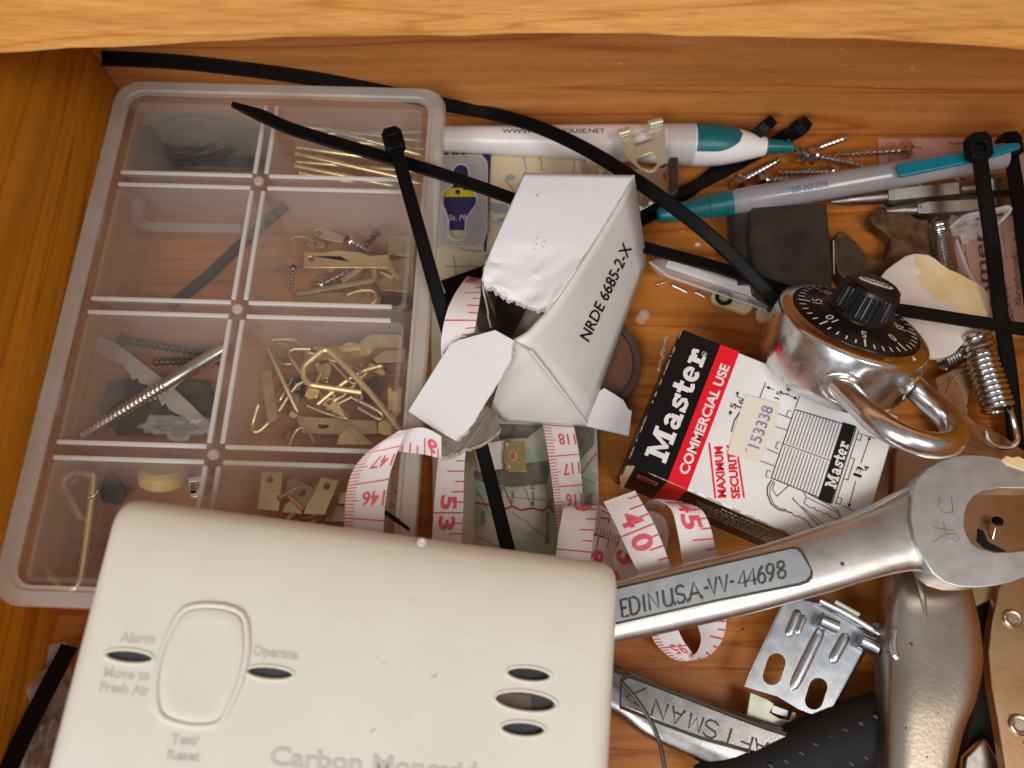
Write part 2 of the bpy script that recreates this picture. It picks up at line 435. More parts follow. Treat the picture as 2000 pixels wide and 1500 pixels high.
M_['penwhite'] = mat('white_pen_plastic', (.84, .79, .77), .3, coat=.3)
M_['teal'] = mat('teal_plastic', (.004, .115, .125), .34, c2=(.005, .135, .15), ns=2)
M_['tealb'] = mat('bright_teal_plastic', (.004, .17, .23), .3)
M_['penclear'] = mat('mauve_clear_plastic', (.40, .345, .355), .14, alpha=.74, c2=(.28, .30, .33), ns=.5, coat=.5)
M_['pensilver'] = mat('grey_translucent_plastic', (.55, .52, .51), .3, alpha=.93)
M_['mapyellow'] = mat('map_yellow_paper', (.70, .58, .36), .65, c2=(.66, .56, .38), ns=.9, bump=.08, bs=2)
M_['mapgreen'] = mat('map_green_paper', (.36, .46, .35), .65, c2=(.60, .56, .48), ns=.42, lo=.46, hi=.54, bump=.08, bs=2)
M_['mappale'] = mat('map_pale_paper', (.66, .58, .47), .65, c2=(.58, .56, .47), ns=.8)
M_['mapblue'] = mat('map_blue_ink', (.035, .035, .13), .5)
M_['maplake'] = mat('map_lake_ink', (.27, .36, .40), .6)
M_['mapwhite'] = mat('map_white_paper', (.66, .58, .53), .6)
M_['maproad'] = mat('map_road_ink', (.42, .05, .06), .6)
M_['mapline'] = mat('map_line_ink', (.16, .12, .09), .6)
M_['mapgrey'] = mat('map_grey_relief', (.22, .20, .17), .7, c2=(.12, .11, .09), ns=2.5)
M_['yellow'] = mat('yellow_ink', (.72, .55, .02), .55)
M_['clear'] = mat('clear_plastic', (.70, .68, .66), .16, alpha=.22, coat=.3)
M_['clearedge'] = mat('clear_plastic_edge', (.76, .73, .70), .22, alpha=.62)
M_['cleartag'] = mat('hazy_tag_plastic', (.54, .53, .53), .3, alpha=.50)
M_['bag'] = mat('thin_plastic_bag', (.62, .52, .46), .22, alpha=.36, bump=.9, bs=1.6, bd=.15, stretch=(.5, 1, 1))
M_['paperpink'] = mat('aged_newsprint', (.56, .33, .26), .8, c2=(.48, .275, .22), ns=1.1, bump=.1, bs=3)
M_['chip'] = mat('plaster_white', (.74, .665, .60), .7, c2=(.68, .60, .53), ns=1.2, spots=(.3, .22, .15), sscale=4, sthr=(.72, .74), bump=.15, bs=3)
M_['stain'] = mat('glue_stain', (.69, .49, .22), .65, c2=(.76, .61, .38), ns=.8, lo=.4, hi=.62)
M_['mesh'] = mat('brown_mesh_fabric', (.19, .085, .05), .8, c2=(.13, .055, .03), ns=14, bump=.6, bs=24, bd=.03)
M_['rim'] = mat('smoky_rim_plastic', (.10, .07, .055), .25, alpha=.85)
M_['beige'] = mat('beige_pad', (.72, .55, .32), .6, c2=(.66, .5, .3), ns=1)
M_['woodpeg'] = mat('pale_wood_button', (.74, .52, .2), .5, c2=(.6, .4, .15), ns=.9)
M_['darkwire'] = mat('dark_grey_wire', (.05, .044, .04), .45, .2, c2=(.13, .115, .10), ns=1)
M_['darkmetal'] = mat('dark_grey_steel', (.16, .145, .13), .42, .9, c2=(.09, .08, .07), ns=1.5)
M_['dialblack'] = mat('black_dial', (.006, .0055, .006), .28, coat=.1, spec=.35)
M_['gapshade'] = mat('gap_shade_black', (.035, .028, .022), .6, .3, spec=.3)  # near-black standing in for the shade in the pliers gap
M_['redpl'] = mat('red_clear_plastic', (.32, .03, .02), .35, c2=(.2, .02, .015), ns=2)
M_['sawdust'] = mat('pale_wood_crumb', (.66, .42, .2), .8)
M_['whitecrumb'] = mat('white_crumb', (.75, .66, .55), .8)

# ================================================================== the drawer
X0, X1, Y0, Y1, WT = -14.05, 19.6, -18.0, 19.0, 9.6
def struct(name, mb, m, **k):
    return solo(name, mb, m, None, None, kind='structure', **k)
mb = MB().box(((X0 + X1) / 2, (Y0 + Y1) / 2, -.3), (X1 - X0 + 2.4, Y1 - Y0 + 2.4, .6))
struct('drawer_floor', mb, M_['floor'], smooth=0, M=Matrix.Identity(4))
def board(name, m, c, d):
    struct(name, MB().box(c, d), m, bev=.08, M=Matrix.Identity(4))
board('drawer_back_wall', M_['back'], ((X0 + X1) / 2, Y1 + .6, WT / 2), (X1 - X0, 1.2, WT))
board('drawer_left_wall', M_['side'], (X0 - .6, (Y0 + Y1) / 2 + .6, WT / 2), (1.2, Y1 - Y0 + 1.2, WT))
board('drawer_right_wall', M_['side'], (X1 + .6, (Y0 + Y1) / 2 + .6, WT / 2), (1.2, Y1 - Y0 + 1.2, WT))
board('drawer_front_wall', M_['back'], ((X0 + X1) / 2, Y0 - .6, WT / 2), (X1 - X0, 1.2, WT))
# cabinet frame rail above the drawer, with the wooden front that goes on above it
rp = []
nx = 60
for i in range(nx + 1):
    x = -30 + 64 * i / nx
    z = 10.20 + .03 * math.sin(x * .9) + .025 * math.sin(x * 2.3 + 1) - .0035 * (x - 1) ** 2
    y = 14.0
    rp.append([V((x, 22, z + .1)), V((x, y + .12, z)), V((x, y + .02, z + .10)), V((x, y, z + .35)), V((x, y, 15.2)), V((x, 22, 15.2))])
mb = MB().loft(rp)
struct('cabinet_rail', mb, M_['rail'], M=Matrix.Identity(4))
mb = MB().box((2, 15.2, 25), (64, 2.0, 19))
struct('cabinet_front', mb, M_['front'], bev=.2, M=Matrix.Identity(4))

# ================================================================== tray with eight compartments
ang = R(-1.8)
TEX = V((math.cos(ang), math.sin(ang), 0)); TEY = V((math.sin(ang), -math.cos(ang), 0)); TO = V((-13.42, 18.52, .12))
def tp(x, y, z=0.0): return TO + TEX * x + TEY * y + V((0, 0, z))
TW, TL_ = 11.1, 17.15
def rr_loop(x0, y0, x1, y1, r, z, n=5, fn=tp):
    out = []
    for cx, cy, a in ((x1 - r, y0 + r, -90), (x1 - r, y1 - r, 0), (x0 + r, y1 - r, 90), (x0 + r, y0 + r, 180)):
        for k in range(n + 1):
            b = R(a + 90 * k / n); out.append(fn(cx + r * math.cos(b), cy + r * math.sin(b), z))
    return out
tray = thing('parts_organizer', 'frosted clear plastic organizer box with eight compartments of picture hooks and nails', 'organizer box', tp(TW / 2, TL_ / 2, -.1))
# shell
mb = MB(); rings = []
for z, ins, r in ((0, .35, .5), (0, .30, .55), (3.0, .12, .7), (3.0, .02, .75), (3.16, 0, .75), (3.16, .3, .6), (2.95, .34, .6), (.14, .48, .5)):
    rings.append(rr_loop(ins, ins, TW - ins, TL_ - ins, r, z))
mb.loft(rings, caps=True)
part('tray_shell', mb, M_['tray'], tray)
rows = [(.62, 3.52), (3.98, 8.10), (8.56, 12.68), (13.14, 16.55)]
cols = [(.62, 5.08), (5.46, 10.35)]
k = 0
for ri, (ya, yb) in enumerate(rows):
    for ci, (xa, xb) in enumerate(cols):
        rings = []
        for z, ins, r in ((.16, .12, .14), (2.98, .02, .16), (2.98, -.02, .2), (3.07, -.02, .2), (3.07, .10, .14), (3.0, .12, .14), (.18, .20, .12)):
            rings.append(rr_loop(xa + ins, ya + ins, xb - ins, yb - ins, r, z, 4))
        part('compartment', MB().loft(rings, caps=False), M_['traywall'], tray)
        # rounded white ribs of the lid over the dividers
        for yy, e in ((ya, 0), (yb, 1)):
            if (ri == 0 and e == 0) or (ri == 3 and e == 1): continue
            x_l = xa + .05 if ci == 0 else xa + .1
            x_r = xb - .05 if ci == 0 else xb - .35
            rb = MB().box(((x_l + x_r) / 2, yy - .01, 0), (x_r - x_l, .15, .12))
            rb.v = [tp(p.x, p.y, 3.20 + p.z) for p in rb.v]
            part('lid_rib', rb, M_['trayrib'], tray, bev=.05, seg=3)
        xs = xb if ci == 0 else xa
        rb = MB().box((xs, (ya + yb) / 2, 0), (.15, yb - ya - .2, .12)); rb.v = [tp(p.x, p.y, 3.20 + p.z) for p in rb.v]
        part('lid_rib', rb, M_['trayrib'], tray, bev=.05, seg=3)
# lid: rim and clear panel
rings = []
for z, ins, r in ((2.78, -.10, .85), (3.30, -.10, .85), (3.37, -.02, .8), (3.37, .30, .62), (3.31, .36, .55), (3.31, .46, .5), (3.26, .46, .5), (2.78, -.04, .8)):
    rings.append(rr_loop(ins, ins, TW - ins, TL_ - ins, r, z, 6))
rim_ = part('lid_rim', MB().loft(rings, caps=False), M_['trayrim'], tray)
mb = MB().slab(rr_loop(.47, .47, TW - .47, TL_ - .47, .5, 3.27, 6), (0, 0, .035))
part('lid_panel', mb, M_['lid'], tray, smooth=0)
for yy in (3.77, 8.35, 12.93):
    mb = MB().lathe([(0, .16), (.1, .16), (.13, .12), (.13, .0001)], frame(tp(5.29, yy, 3.24), (0, 0, 1), (0, 1, 0)), 16)
    part('hinge_pin', mb, M_['trayrim'], tray)
for yy in (5.0, 11.0):
    mb = MB().box((-.2, yy, 2.6), (.16, 1.1, .9)); mb.v = [tp(p.x, p.y, p.z) for p in mb.v]
    part('latch', mb, M_['trayrim'], tray, bev=.04)

# ---------------- small hardware kinds
def nail_mb(a, b, r, headr=None, rings=0):
    L_ = (b - a).length; M = frame(a, b - a, (0, 0, 1) if abs((b - a).normalized().z) < .9 else (1, 0, 0))
    h = headr or r * 2
    return MB().lathe([(0, .0001), (0, h * .96), (r * .2, h), (r * .55, h), (r * .65, r), (L_ * .93, r), (L_, .0002)], M, 12)
def thread_mb(a, b, r0, r1, pitch, n=10, dep=.3):
    """threaded shank between two points as a lofted saw profile (12-sided)"""
    L_ = (b - a).length; M = frame(a, b - a, (0, 0, 1)); k = max(2, int(L_ / pitch)); pr = []
    for i in range(k):
        s = L_ * i / k; rr = r0 + (r1 - r0) * i / k; e = L_ / k
        pr += [(s, rr * (1 - dep)), (s + e * .45, rr), (s + e * .6, rr), (s + e * .95, rr * (1 - dep))]
    pr.append((L_, .0005))
    return MB().lathe([(0, .0003)] + pr, M, n)
def screw(name, label, a, b, r, m, group, headr=None, kind='pan', frac=1.0, cat='screw'):
    d = (b - a).normalized(); t = thing(name, label, cat, frame(a, d, (0, 0, 1)), group)
    hr = headr or r * 1.9; M = frame(a, d, (0, 0, 1))
    if kind == 'hex':
        part('head', MB().lathe([(-hr * .75, .0003), (-hr * .75, hr * .8), (-hr * .6, hr * .86), (0, hr * .86)], M, 6), m, t, smooth=20)
        part('washer', MB().lathe([(0, .0003), (0, hr * 1.12), (hr * .18, hr * 1.12), (hr * .22, .0003)], M, 18), m, t)
    elif kind == 'flat':
        part('head', MB().lathe([(-.02, .0003), (-.02, hr), (0.02, hr), (hr * .8, r * .8)], M, 18), m, t)
    else:
        part('head', MB().lathe([(-hr * .62, .0003), (-hr * .6, hr * .4), (-hr * .42, hr * .8), (-hr * .1, hr), (0.0, hr), (.02, .0003)], M, 18), m, t)
        sl = MB().box((-hr * .60, 0, 0), (.03, hr * 1.1, hr * .22), M); sl.box((-hr * .601, 0, 0), (.031, hr * .22, hr * 1.1), M)
        part('drive_slot', sl, M_['ink'], t, smooth=0)
    q = a + d * (b - a).length * (1 - frac)
    if frac < 1: part('plain_shank', MB().lathe([(0, r * .8), ((q - a).length, r * .8)], M, 12), m, t)
    part('thread', thread_mb(q, b, r, r * .75, max(.12, r * 1.15), 12, .45), m, t, smooth=25)
    return t
def wire(name, pts, r, m, label, cat='wire hook', group=None, k=5, flat=1.0):
    if name in ('wire_hook', 'picture_hook'): r *= 1.3
    mb = MB().tube(cat_rom(pts, k) if k else pts, r, 8, flat=flat)
    return solo(name, mb, m, label, cat, group)
def px(path, z): return [at(p[0], p[1], p[2] if len(p) > 2 else z) for p in path]
def circ(u, v, r, z, n=14, ry=None):
    c = at(u, v, z); ry = ry or r
    return [c + V((r * math.cos(2 * math.pi * i / n), ry * math.sin(2 * math.pi * i / n), 0)) for i in range(n)]
def plate(name, outline, z, th, m, label, cat='picture hanger', group=None, holes=(), bev=.015, tilt=None):
    mb = MB().slab(px(outline, z), (0, 0, -th), [circ(*h, z) if len(h) == 3 else px(h, z) for h in holes])
    return solo(name, mb, m, label, cat, group, bev=bev)

ORD = ['first', 'second', 'third', 'fourth', 'fifth', 'sixth', 'seventh', 'eighth', 'ninth', 'tenth', 'eleventh', 'twelfth']
# nails
nl = [((577, 246), (828, 276), .75), ((584, 262), (830, 258), .6), ((700, 278), (829, 292), 1.0), ((580, 288), (824, 322), .85), ((578, 300), (800, 350), 1.05), ((580, 316), (826, 336), .6),
      ((577, 324), (775, 364), .9), ((586, 338), (692, 356), .7), ((640, 252), (828, 304), 1.15), ((610, 272), (800, 312), .55), ((620, 306), (826, 360), .7)]
for i, (a, b, z) in enumerate(nl):
    mb = nail_mb(at(*a, z), at(*b, z + .05), .085, .15)
    solo('brass_nail', mb, M_['brass'], f'long brass nail, {ORD[i]} from the back wall in the nail compartment of the tray', 'nail', 'brass nails in the tray')
# coil of wire in the top left compartment
lp = []
random.seed(5)
for i in range(16 * 14):
    a = 2 * math.pi * i / 14; q = i / 14
    rx = 1.75 * (.55 + .45 * abs(math.sin(q * 1.7))); ry = 1.05 * (.5 + .5 * abs(math.sin(q * 1.3 + .5)))
    c = at(382, 272, .9)
    lp.append(c + V((rx * math.cos(a) + .08 * math.sin(q * 5), ry * math.sin(a) + .06 * math.cos(q * 7), .35 * math.sin(q * 1.1) + .12 * math.sin(a * 1.5))))
wire('wire_coil', lp, .022, M_['darkwire'], 'dark grey wire wound in an oval coil in the top left compartment', 'wire', k=3)
mb = MB().slab(px([(262, 222), (520, 226), (512, 330), (240, 326)], .55), (0, 0, -.12))  # added sheet that makes the compartment floor dark
solo('dark_sheet', mb, M_['darkwire'], 'dark grey sheet added under the coil of wire in the top left compartment', 'pad', bev=.05)
for i, (a, b) in enumerate((((415, 262), (438, 258)), ((458, 256), (480, 252)), ((488, 249), (522, 243)))):
    mb = MB().tube([at(*a, 1.35), at(*b, 1.5)], .045, 8)
    solo('wire_end', mb, M_['spring'], ('shortest shiny wire end above the grey coil', 'middle shiny wire end above the grey coil', 'longest shiny wire end right of the grey coil, beside the divider')[i], 'wire', 'shiny wire ends by the coil')
# second row left: thin clear curl
mb = MB().band(cat_rom(px([(278, 388), (268, 400), (268, 425), (285, 440), (330, 444), (470, 446)], .6), 5), .34, .03, nrm=V((.3, -.6, .5)))
solo('plastic_curl', mb, M_['clear'], 'thin clear plastic curl in the nearly empty second compartment on the left', 'plastic scrap')
# second row right: picture hangers
G2 = 'hardware in the second compartment on the right'
plate('hanger_strap', [(594, 492), (627, 494), (655, 489), (705, 493), (722, 500), (760, 497), (758, 523), (592, 523)], 1.1, .05, M_['brass'], 'orange brass hanger strap with a small hole, centre of the second right compartment', group=G2, holes=[(608, 506, .11)])
wire('wire_loop', px([(568, 500), (565, 475), (575, 464), (600, 464), (611, 480), (606, 500)], .9), .05, M_['brassdull'], 'dull round wire loop at the left of the second right compartment', 'wire loop', G2)
plate('hanger_strap', [(612, 450), (622, 441), (672, 462), (668, 474), (625, 466)], 1.05, .05, M_['brassdull'], 'dull folded hanger behind the round screw head in the second right compartment', group=G2, holes=[(621, 455, .12)])
screw('small_screw', 'short silver screw with a round shiny head in the second right compartment', at(684, 470, 1.1), at(722, 492, .6), .11, M_['spring'], G2, .24)
screw('small_screw', 'silver screw lying slanted under the orange strap in the second right compartment', at(628, 556, .8), at(682, 529, .95), .13, M_['spring'], G2, .2, 'flat')
screw('small_screw', 'small grey screw standing upright left of the orange strap in the second right compartment', at(573, 523, 1.2), at(568, 568, .5), .08, M_['bit'], G2, .13)
screw('small_screw', 'dark screw at the back of the second right compartment, beside the clear corner', at(735, 455, .8), at(702, 498, .7), .11, M_['darkmetal'], G2, .2)
wire('picture_hook', px([(582, 571), (600, 570), (700, 552), (730, 545), (727, 518), (715, 514), (695, 530), (668, 548)], .95), .075, M_['brassdull'], 'dull bent hook pointing right in the second right compartment', 'picture hook', G2, flat=.5)
plate('hanger_plate', [(578, 572), (690, 570), (745, 580), (740, 606), (700, 602), (580, 588)], .85, .06, M_['brassdull'], 'long dull brass hanger plate along the front of the second right compartment', group=G2)
wire('picture_hook', px([(678, 577), (700, 569), (728, 569), (735, 585), (722, 598)], 1.2), .045, M_['brass'], 'bright wire hook end lying over the long dull plate in the second right compartment', 'picture hook', G2)
wire('brass_pin', px([(757, 508), (764, 525), (780, 545)], 1.2), .075, M_['brass'], 'bright curved brass pin at the right of the second right compartment', 'pin', G2, flat=.5)
plate('corner_plate', [(738, 577), (812, 580), (806, 606), (745, 602)], .8, .05, M_['darkmetal'], 'grey plate with a round black hole at the right end of the second right compartment', 'corner plate', G2, holes=[(786, 598, .17)])
plate('brass_sheet', [(758, 460), (812, 462), (808, 502), (757, 497)], .55, .04, M_['brassdull'], 'plain tan brass sheet in the back right corner of the second right compartment', 'hanger plate', G2)
plate('brass_sheet', [(716, 518), (808, 500), (806, 572), (742, 566)], .6, .04, M_['brassdull'], 'wide dull brass sheet under the curved pin in the second right compartment', 'hanger plate', G2)
# third row left
G3 = 'hardware in the third compartment on the left'
t = thing('threaded_rod', 'long shiny steel bolt threaded on its lower half, lying across the third left compartment', 'bolt', at(300, 770, .9))
a, b = at(440, 680, 1.5), at(160, 852, 1.0); mid = a + (b - a) * .42
part('shank', MB().lathe([(0, .0003), (0, .22), (.05, .235), ((mid - a).length, .235)], frame(a, b - a, (0, 0, 1)), 16), M_['steelring'], t)
part('thread', thread_mb(mid, b, .25, .22, .15, 14, .18), M_['steelring'], t, smooth=25)
sx = [(165, 640), (182, 650), (205, 662), (225, 668), (252, 688), (290, 718), (325, 745), (372, 788), (415, 832), (408, 848), (380, 828), (352, 812), (330, 800), (322, 786), (316, 792), (308, 778), (296, 768), (288, 752), (272, 748), (268, 738), (258, 742), (250, 728), (240, 712), (225, 708), (200, 696), (175, 676), (165, 658)]
plate('sawtooth_hanger', sx, .7, .05, M_['palezinc'], 'pale grey sawtooth picture hanger strip crossing under the long bolt', group=G3, holes=[(183, 661, .13)])
screw('machine_screw', 'dark grey machine screw behind the sawtooth strip, the upper of two', at(240, 664, .55), at(400, 690, .55), .17, M_['darkmetal'], G3, .24)
screw('machine_screw', 'dark grey machine screw behind the sawtooth strip, the lower of two', at(432, 704, .5), at(300, 708, .5), .16, M_['darkmetal'], G3, .22)
mb = MB().slab(px([(210, 745), (300, 735), (410, 745), (425, 800), (400, 850), (230, 850), (190, 800)], .5), (0, 0, -.1))
solo('rubber_scrap', mb, M_['darkwire'], 'dark rubber scrap on the bottom of the third left compartment', 'rubber scrap', bev=.05)
def crumple(name, c, sx_, sy, sz, m, label, cat, n=60, seed=1, sm=0):
    random.seed(seed); bm = bmesh.new(); bmesh.ops.create_icosphere(bm, subdivisions=3, radius=1)
    mb = MB(); 
    for v in bm.verts:
        k = .72 + .35 * math.sin(v.co.x * 5 + seed) * math.cos(v.co.y * 6 - seed) + .2 * math.sin(v.co.z * 9 + v.co.x * 4)
        v.co = V((v.co.x * sx_ * k, v.co.y * sy * k, max(-.6, v.co.z) * sz * k))
    mb.v = [V(c) + v.co for v in bm.verts]; bm.verts.ensure_lookup_table()
    mb.f = [tuple(v.index for v in f.verts) for f in bm.faces]; mb.m = [0] * len(mb.f); bm.free()
    return solo(name, mb, m, label, cat, smooth=sm)
crumple('plastic_wad', at(345, 835, .75), 1.3, .45, .35, M_['clear'], 'crumpled scrap of clear film at the front of the third left compartment', 'plastic scrap')
# third row right
G4 = 'brass hooks and wires in the third compartment on the right'
def w3(path, z, r, label, m='brassdull', cat='picture hook', k=4, flat=1.0): wire('picture_hook', px(path, z), r, M_[m], label, cat, G4, k, flat)
w3([(784, 842, 1.5), (720, 764, 1.5), (650, 692, 1.5), (637, 685, 1.5), (626, 688, 1.5), (598, 712, 1.5), (593, 722, 1.5), (594, 738, 1.5), (604, 750, 1.5), (620, 754, 1.5), (706, 767, 1.4)], 1.5, .075, 'largest brass wire hook with a five-sided loop, over the tangle of the third right compartment', 'brass')
w3([(531, 664), (570, 663), (588, 672), (602, 688), (622, 692)], 1.2, .05, 'thin bent wire at the back left of the third right compartment')
w3([(545, 697), (543, 675), (550, 670), (566, 680)], 1.1, .045, 'small brass clip loop left of the big wire hook')
w3([(608, 682, 1.3), (575, 682, 1.3), (565, 690, 1.3), (570, 702, 1.3), (600, 745, 1.2)], 1.3, .05, 'thin brass wire clip touching the left of the big wire hook')
w3([(544, 705), (556, 711), (570, 711)], 1.0, .045, 'short bent wire under the brass clip loop')
w3([(643, 702), (700, 722), (703, 730), (697, 746), (685, 746), (646, 706)], 1.15, .035, 'paperclip shaped thin wire inside the big wire hook')
w3([(545, 803, .9), (595, 745, 1.0), (660, 815, .9)], .9, .05, 'long thin wire under the rusty nail in the third right compartment')
w3([(505, 790, 1.0), (494, 828, .8), (496, 842, .8), (508, 841, .8), (525, 826, .9)], 1.0, .055, 'narrow V shaped wire hook at the left front of the third right compartment', 'brass')
w3([(620, 790), (690, 735), (738, 716), (748, 718)], 1.05, .06, 'straight brass wire pointing to the back right of the third right compartment', 'brass')
w3([(640, 800), (700, 745), (728, 712)], .95, .05, 'second straight wire running beside the bright one in the third right compartment')
w3([(600, 792), (640, 808), (680, 818)], .85, .04, 'thin wire below the bright triangular brass plate')
w3([(690, 778, .95), (735, 800, .95), (748, 812, .9), (740, 818, .9), (700, 796, .9)], .95, .05, 'folded wire loop right of the triangular brass plate')
w3([(565, 870), (580, 840), (598, 838), (615, 866)], .8, .045, 'wire bridge at the front of the third right compartment')
mb = nail_mb(at(523, 680, 1.45), at(583, 808, 1.1), .085, .1)
solo('old_nail', mb, M_['brassdull'], 'dull brown nail leaning across the left of the third right compartment', 'nail')
plate('brass_strap', [(512, 725), (530, 722), (543, 815), (525, 828), (515, 780)], .95, .05, M_['brassdull'], 'long brown strap beside the dull nail in the third right compartment', group=G4)
st = cat_rom(px([(595, 690), (640, 690), (705, 684), (718, 674), (735, 666), (785, 668)], 1.0), 5)
mb = MB().band(st, .5, .045, nrm=V((0, -.8, .6)))
solo('brass_strap', mb, M_['brass'], 'wavy brass strap along the back of the third right compartment', 'picture hanger', G4)
plate('brass_tab', [(657, 680), (680, 668), (705, 672), (704, 684), (670, 688)], 1.15, .05, M_['brass'], 'small bright brass tab on the wavy strap', group=G4)
plate('brass_tab', [(728, 700), (750, 686), (792, 682), (790, 706), (735, 708)], .9, .05, M_['brassdull'], 'dull brass tab at the right end of the wavy strap', group=G4)
plate('brass_tab', [(594, 773), (603, 755), (625, 762), (618, 778), (603, 780)], 1.3, .05, M_['brass'], 'bright brass tab tucked under the loop of the big wire hook', group=G4)
plate('brass_triangle', [(628, 790), (640, 778), (655, 776), (676, 816), (655, 806)], 1.2, .05, M_['brass'], 'triangular bright brass plate in the middle of the third right compartment', group=G4, holes=[(643, 785, .09)])
plate('brass_clip', [(757, 757), (764, 756), (767, 764), (776, 764), (779, 755), (785, 757), (782, 808), (757, 800)], 1.15, .06, M_['brass'], 'bright gold hanger with a notched top at the right of the third right compartment', group=G4)
plate('hanger_strap', [(578, 812), (735, 822), (738, 846), (700, 850), (590, 846)], .8, .05, M_['brassdull'], 'wide brown hanger strap with a slot at the front of the third right compartment', group=G4, holes=[[(622, 828), (640, 829), (643, 834), (630, 838), (620, 834)]])
for i, (o, l) in enumerate(((([(657, 868), (662, 850), (675, 840), (690, 840), (702, 868)]), 'round ended brass leaf, left of three at the front of the third right compartment'),
                            (([(676, 832), (690, 834), (730, 868), (700, 869)]), 'slanted brass leaf, middle of three at the front of the third right compartment'),
                            (([(738, 826), (750, 820), (766, 828), (764, 852), (738, 846)]), 'upright brass leaf, right of three at the front of the third right compartment'))):
    plate('brass_leaf', o, 1.0 + .08 * i, .05, M_['brassdull' if i == 1 else 'brass'], l, group=G4)
plate('brass_tab', [(620, 715), (645, 706), (648, 718), (640, 742), (622, 738)], .8, .05, M_['brassdull'], 'brown tab seen through the loop of the big wire hook', group=G4)
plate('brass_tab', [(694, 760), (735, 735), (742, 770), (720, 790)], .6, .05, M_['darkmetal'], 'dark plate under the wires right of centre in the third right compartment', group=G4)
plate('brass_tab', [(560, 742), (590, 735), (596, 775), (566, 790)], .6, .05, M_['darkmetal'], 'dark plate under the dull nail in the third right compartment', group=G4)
random.seed(31)
def scrap(n, u0, v0, u1, v1, lab, grp):
    for i in range(n):
        u, v = random.uniform(u0, u1), random.uniform(v0, v1); z = random.uniform(.3, .9); a = random.uniform(0, math.pi); L1_ = random.uniform(14, 26); w1 = random.uniform(5, 9)
        c, s = math.cos(a), math.sin(a)
        if i % 2:
            h_ = w1 * .9; o = [(u + c * x - s * y, v + s * x + c * y) for x, y in ((-L1_, -h_), (L1_ * .7, -h_), (L1_, -h_ * .4), (L1_, h_ * .4), (L1_ * .7, h_), (-L1_ * .3, h_))]
            mb = MB().tube(cat_rom([p + V((0, 0, random.uniform(0, .35))) for p in px(o, z)], 4), .05, 7, flat=.8)
            solo('brass_wire', mb, M_['brass' if i % 4 == 1 else 'brassdull'], lab.replace('hanger piece', 'wire hook').replace('brass piece', 'brass wire hook'), 'wire hook', grp)
            continue
        o = [(u + c * x - s * y, v + s * x + c * y) for x, y in ((-L1_, -w1), (L1_ * .3, -w1), (L1_ * .75, -w1 * .8), (L1_, -w1 * .3), (L1_, w1 * .3), (L1_ * .75, w1 * .8), (L1_ * .3, w1), (-L1_, w1))]
        tl = random.uniform(-.25, .35); P_ = px(o, z); cz = sum(P_, V()) / len(P_)
        for p in P_: p.z = max(.2, z + (p - cz).dot(V((c, -s, 0))) * tl)
        hl = [cz + V((c, -s, 0)) * (-L1_ * .55 / 62) + V((.085 * math.cos(k * .7854), .085 * math.sin(k * .7854), 0)) for k in range(8)]
        for q in hl: q.z = z + (q - cz).dot(V((c, -s, 0))) * tl
        mb = MB(); mb.slab(P_, (0, 0, -.05), [hl])
        solo('brass_scrap', mb, M_['brass' if i % 4 else 'brassdull'], lab, 'picture hanger', grp, bev=.012)
scrap(15, 535, 705, 770, 850, 'small brass hanger piece buried in the tangle of wire hooks', 'brass hanger pieces buried in the tangle')
scrap(9, 590, 470, 780, 590, 'small brass hanger piece among the straps and short screws', 'brass hanger pieces among the screws')
scrap(7, 560, 950, 690, 1015, 'small brass piece heaped between the golden straps', 'brass pieces between the golden straps')
# fourth row left
G5 = 'odds and ends in the front left compartment'
wire('wire_hook', px([(158, 1014, 1.3), (125, 950), (126, 938), (140, 926), (150, 924), (176, 927), (183, 934), (179, 975), (168, 1060), (158, 1126), (147, 1148), (120, 1148), (76, 1095)], 1.1), .092, M_['brass'], 'long bent brass wire hook standing alone in the front left compartment', 'wire hook', G5, k=3)
wire('wire_hook', px([(133, 948), (152, 934)], .7), .05, M_['brassdull'], 'short wire piece inside the loop of the long wire hook', 'wire', G5)
wire('wire_hook', px([(172, 972), (184, 968), (192, 958)], 1.3), .03, M_['zinc'], 'fine silver wire crossing the long wire hook', 'wire', G5)
mb = MB().lathe([(-.3, .0003), (-.3, .62), (-.2, .74), (.12, .74), (.28, .6), (.28, .0003)], frame(at(319, 929, .75), (.1, .75, .55), (1, 0, 0)), 26)
solo('wooden_button', mb, M_['woodpeg'], 'pale round wooden button in the front left compartment', 'wooden button', G5)
mb = MB().slab(px([(192, 960), (205, 925), (215, 921), (232, 935), (245, 965), (230, 985), (200, 980)], .7), (0, 0, -.15))
solo('dark_pick', mb, M_['darkwire'], 'dark arrow shaped piece right of the long wire hook', 'plastic piece', G5, bev=.04)
mb = MB().slab(px([(367, 934), (396, 928), (398, 968), (372, 972)], 1.0), (0, 0, -.4), [px([(371, 941), (394, 939), (395, 955), (372, 957)], 1.0)])
solo('metal_clip', mb, M_['zincyellow'], 'small square silver clip at the right of the front left compartment', 'clip', G5, bev=.04)
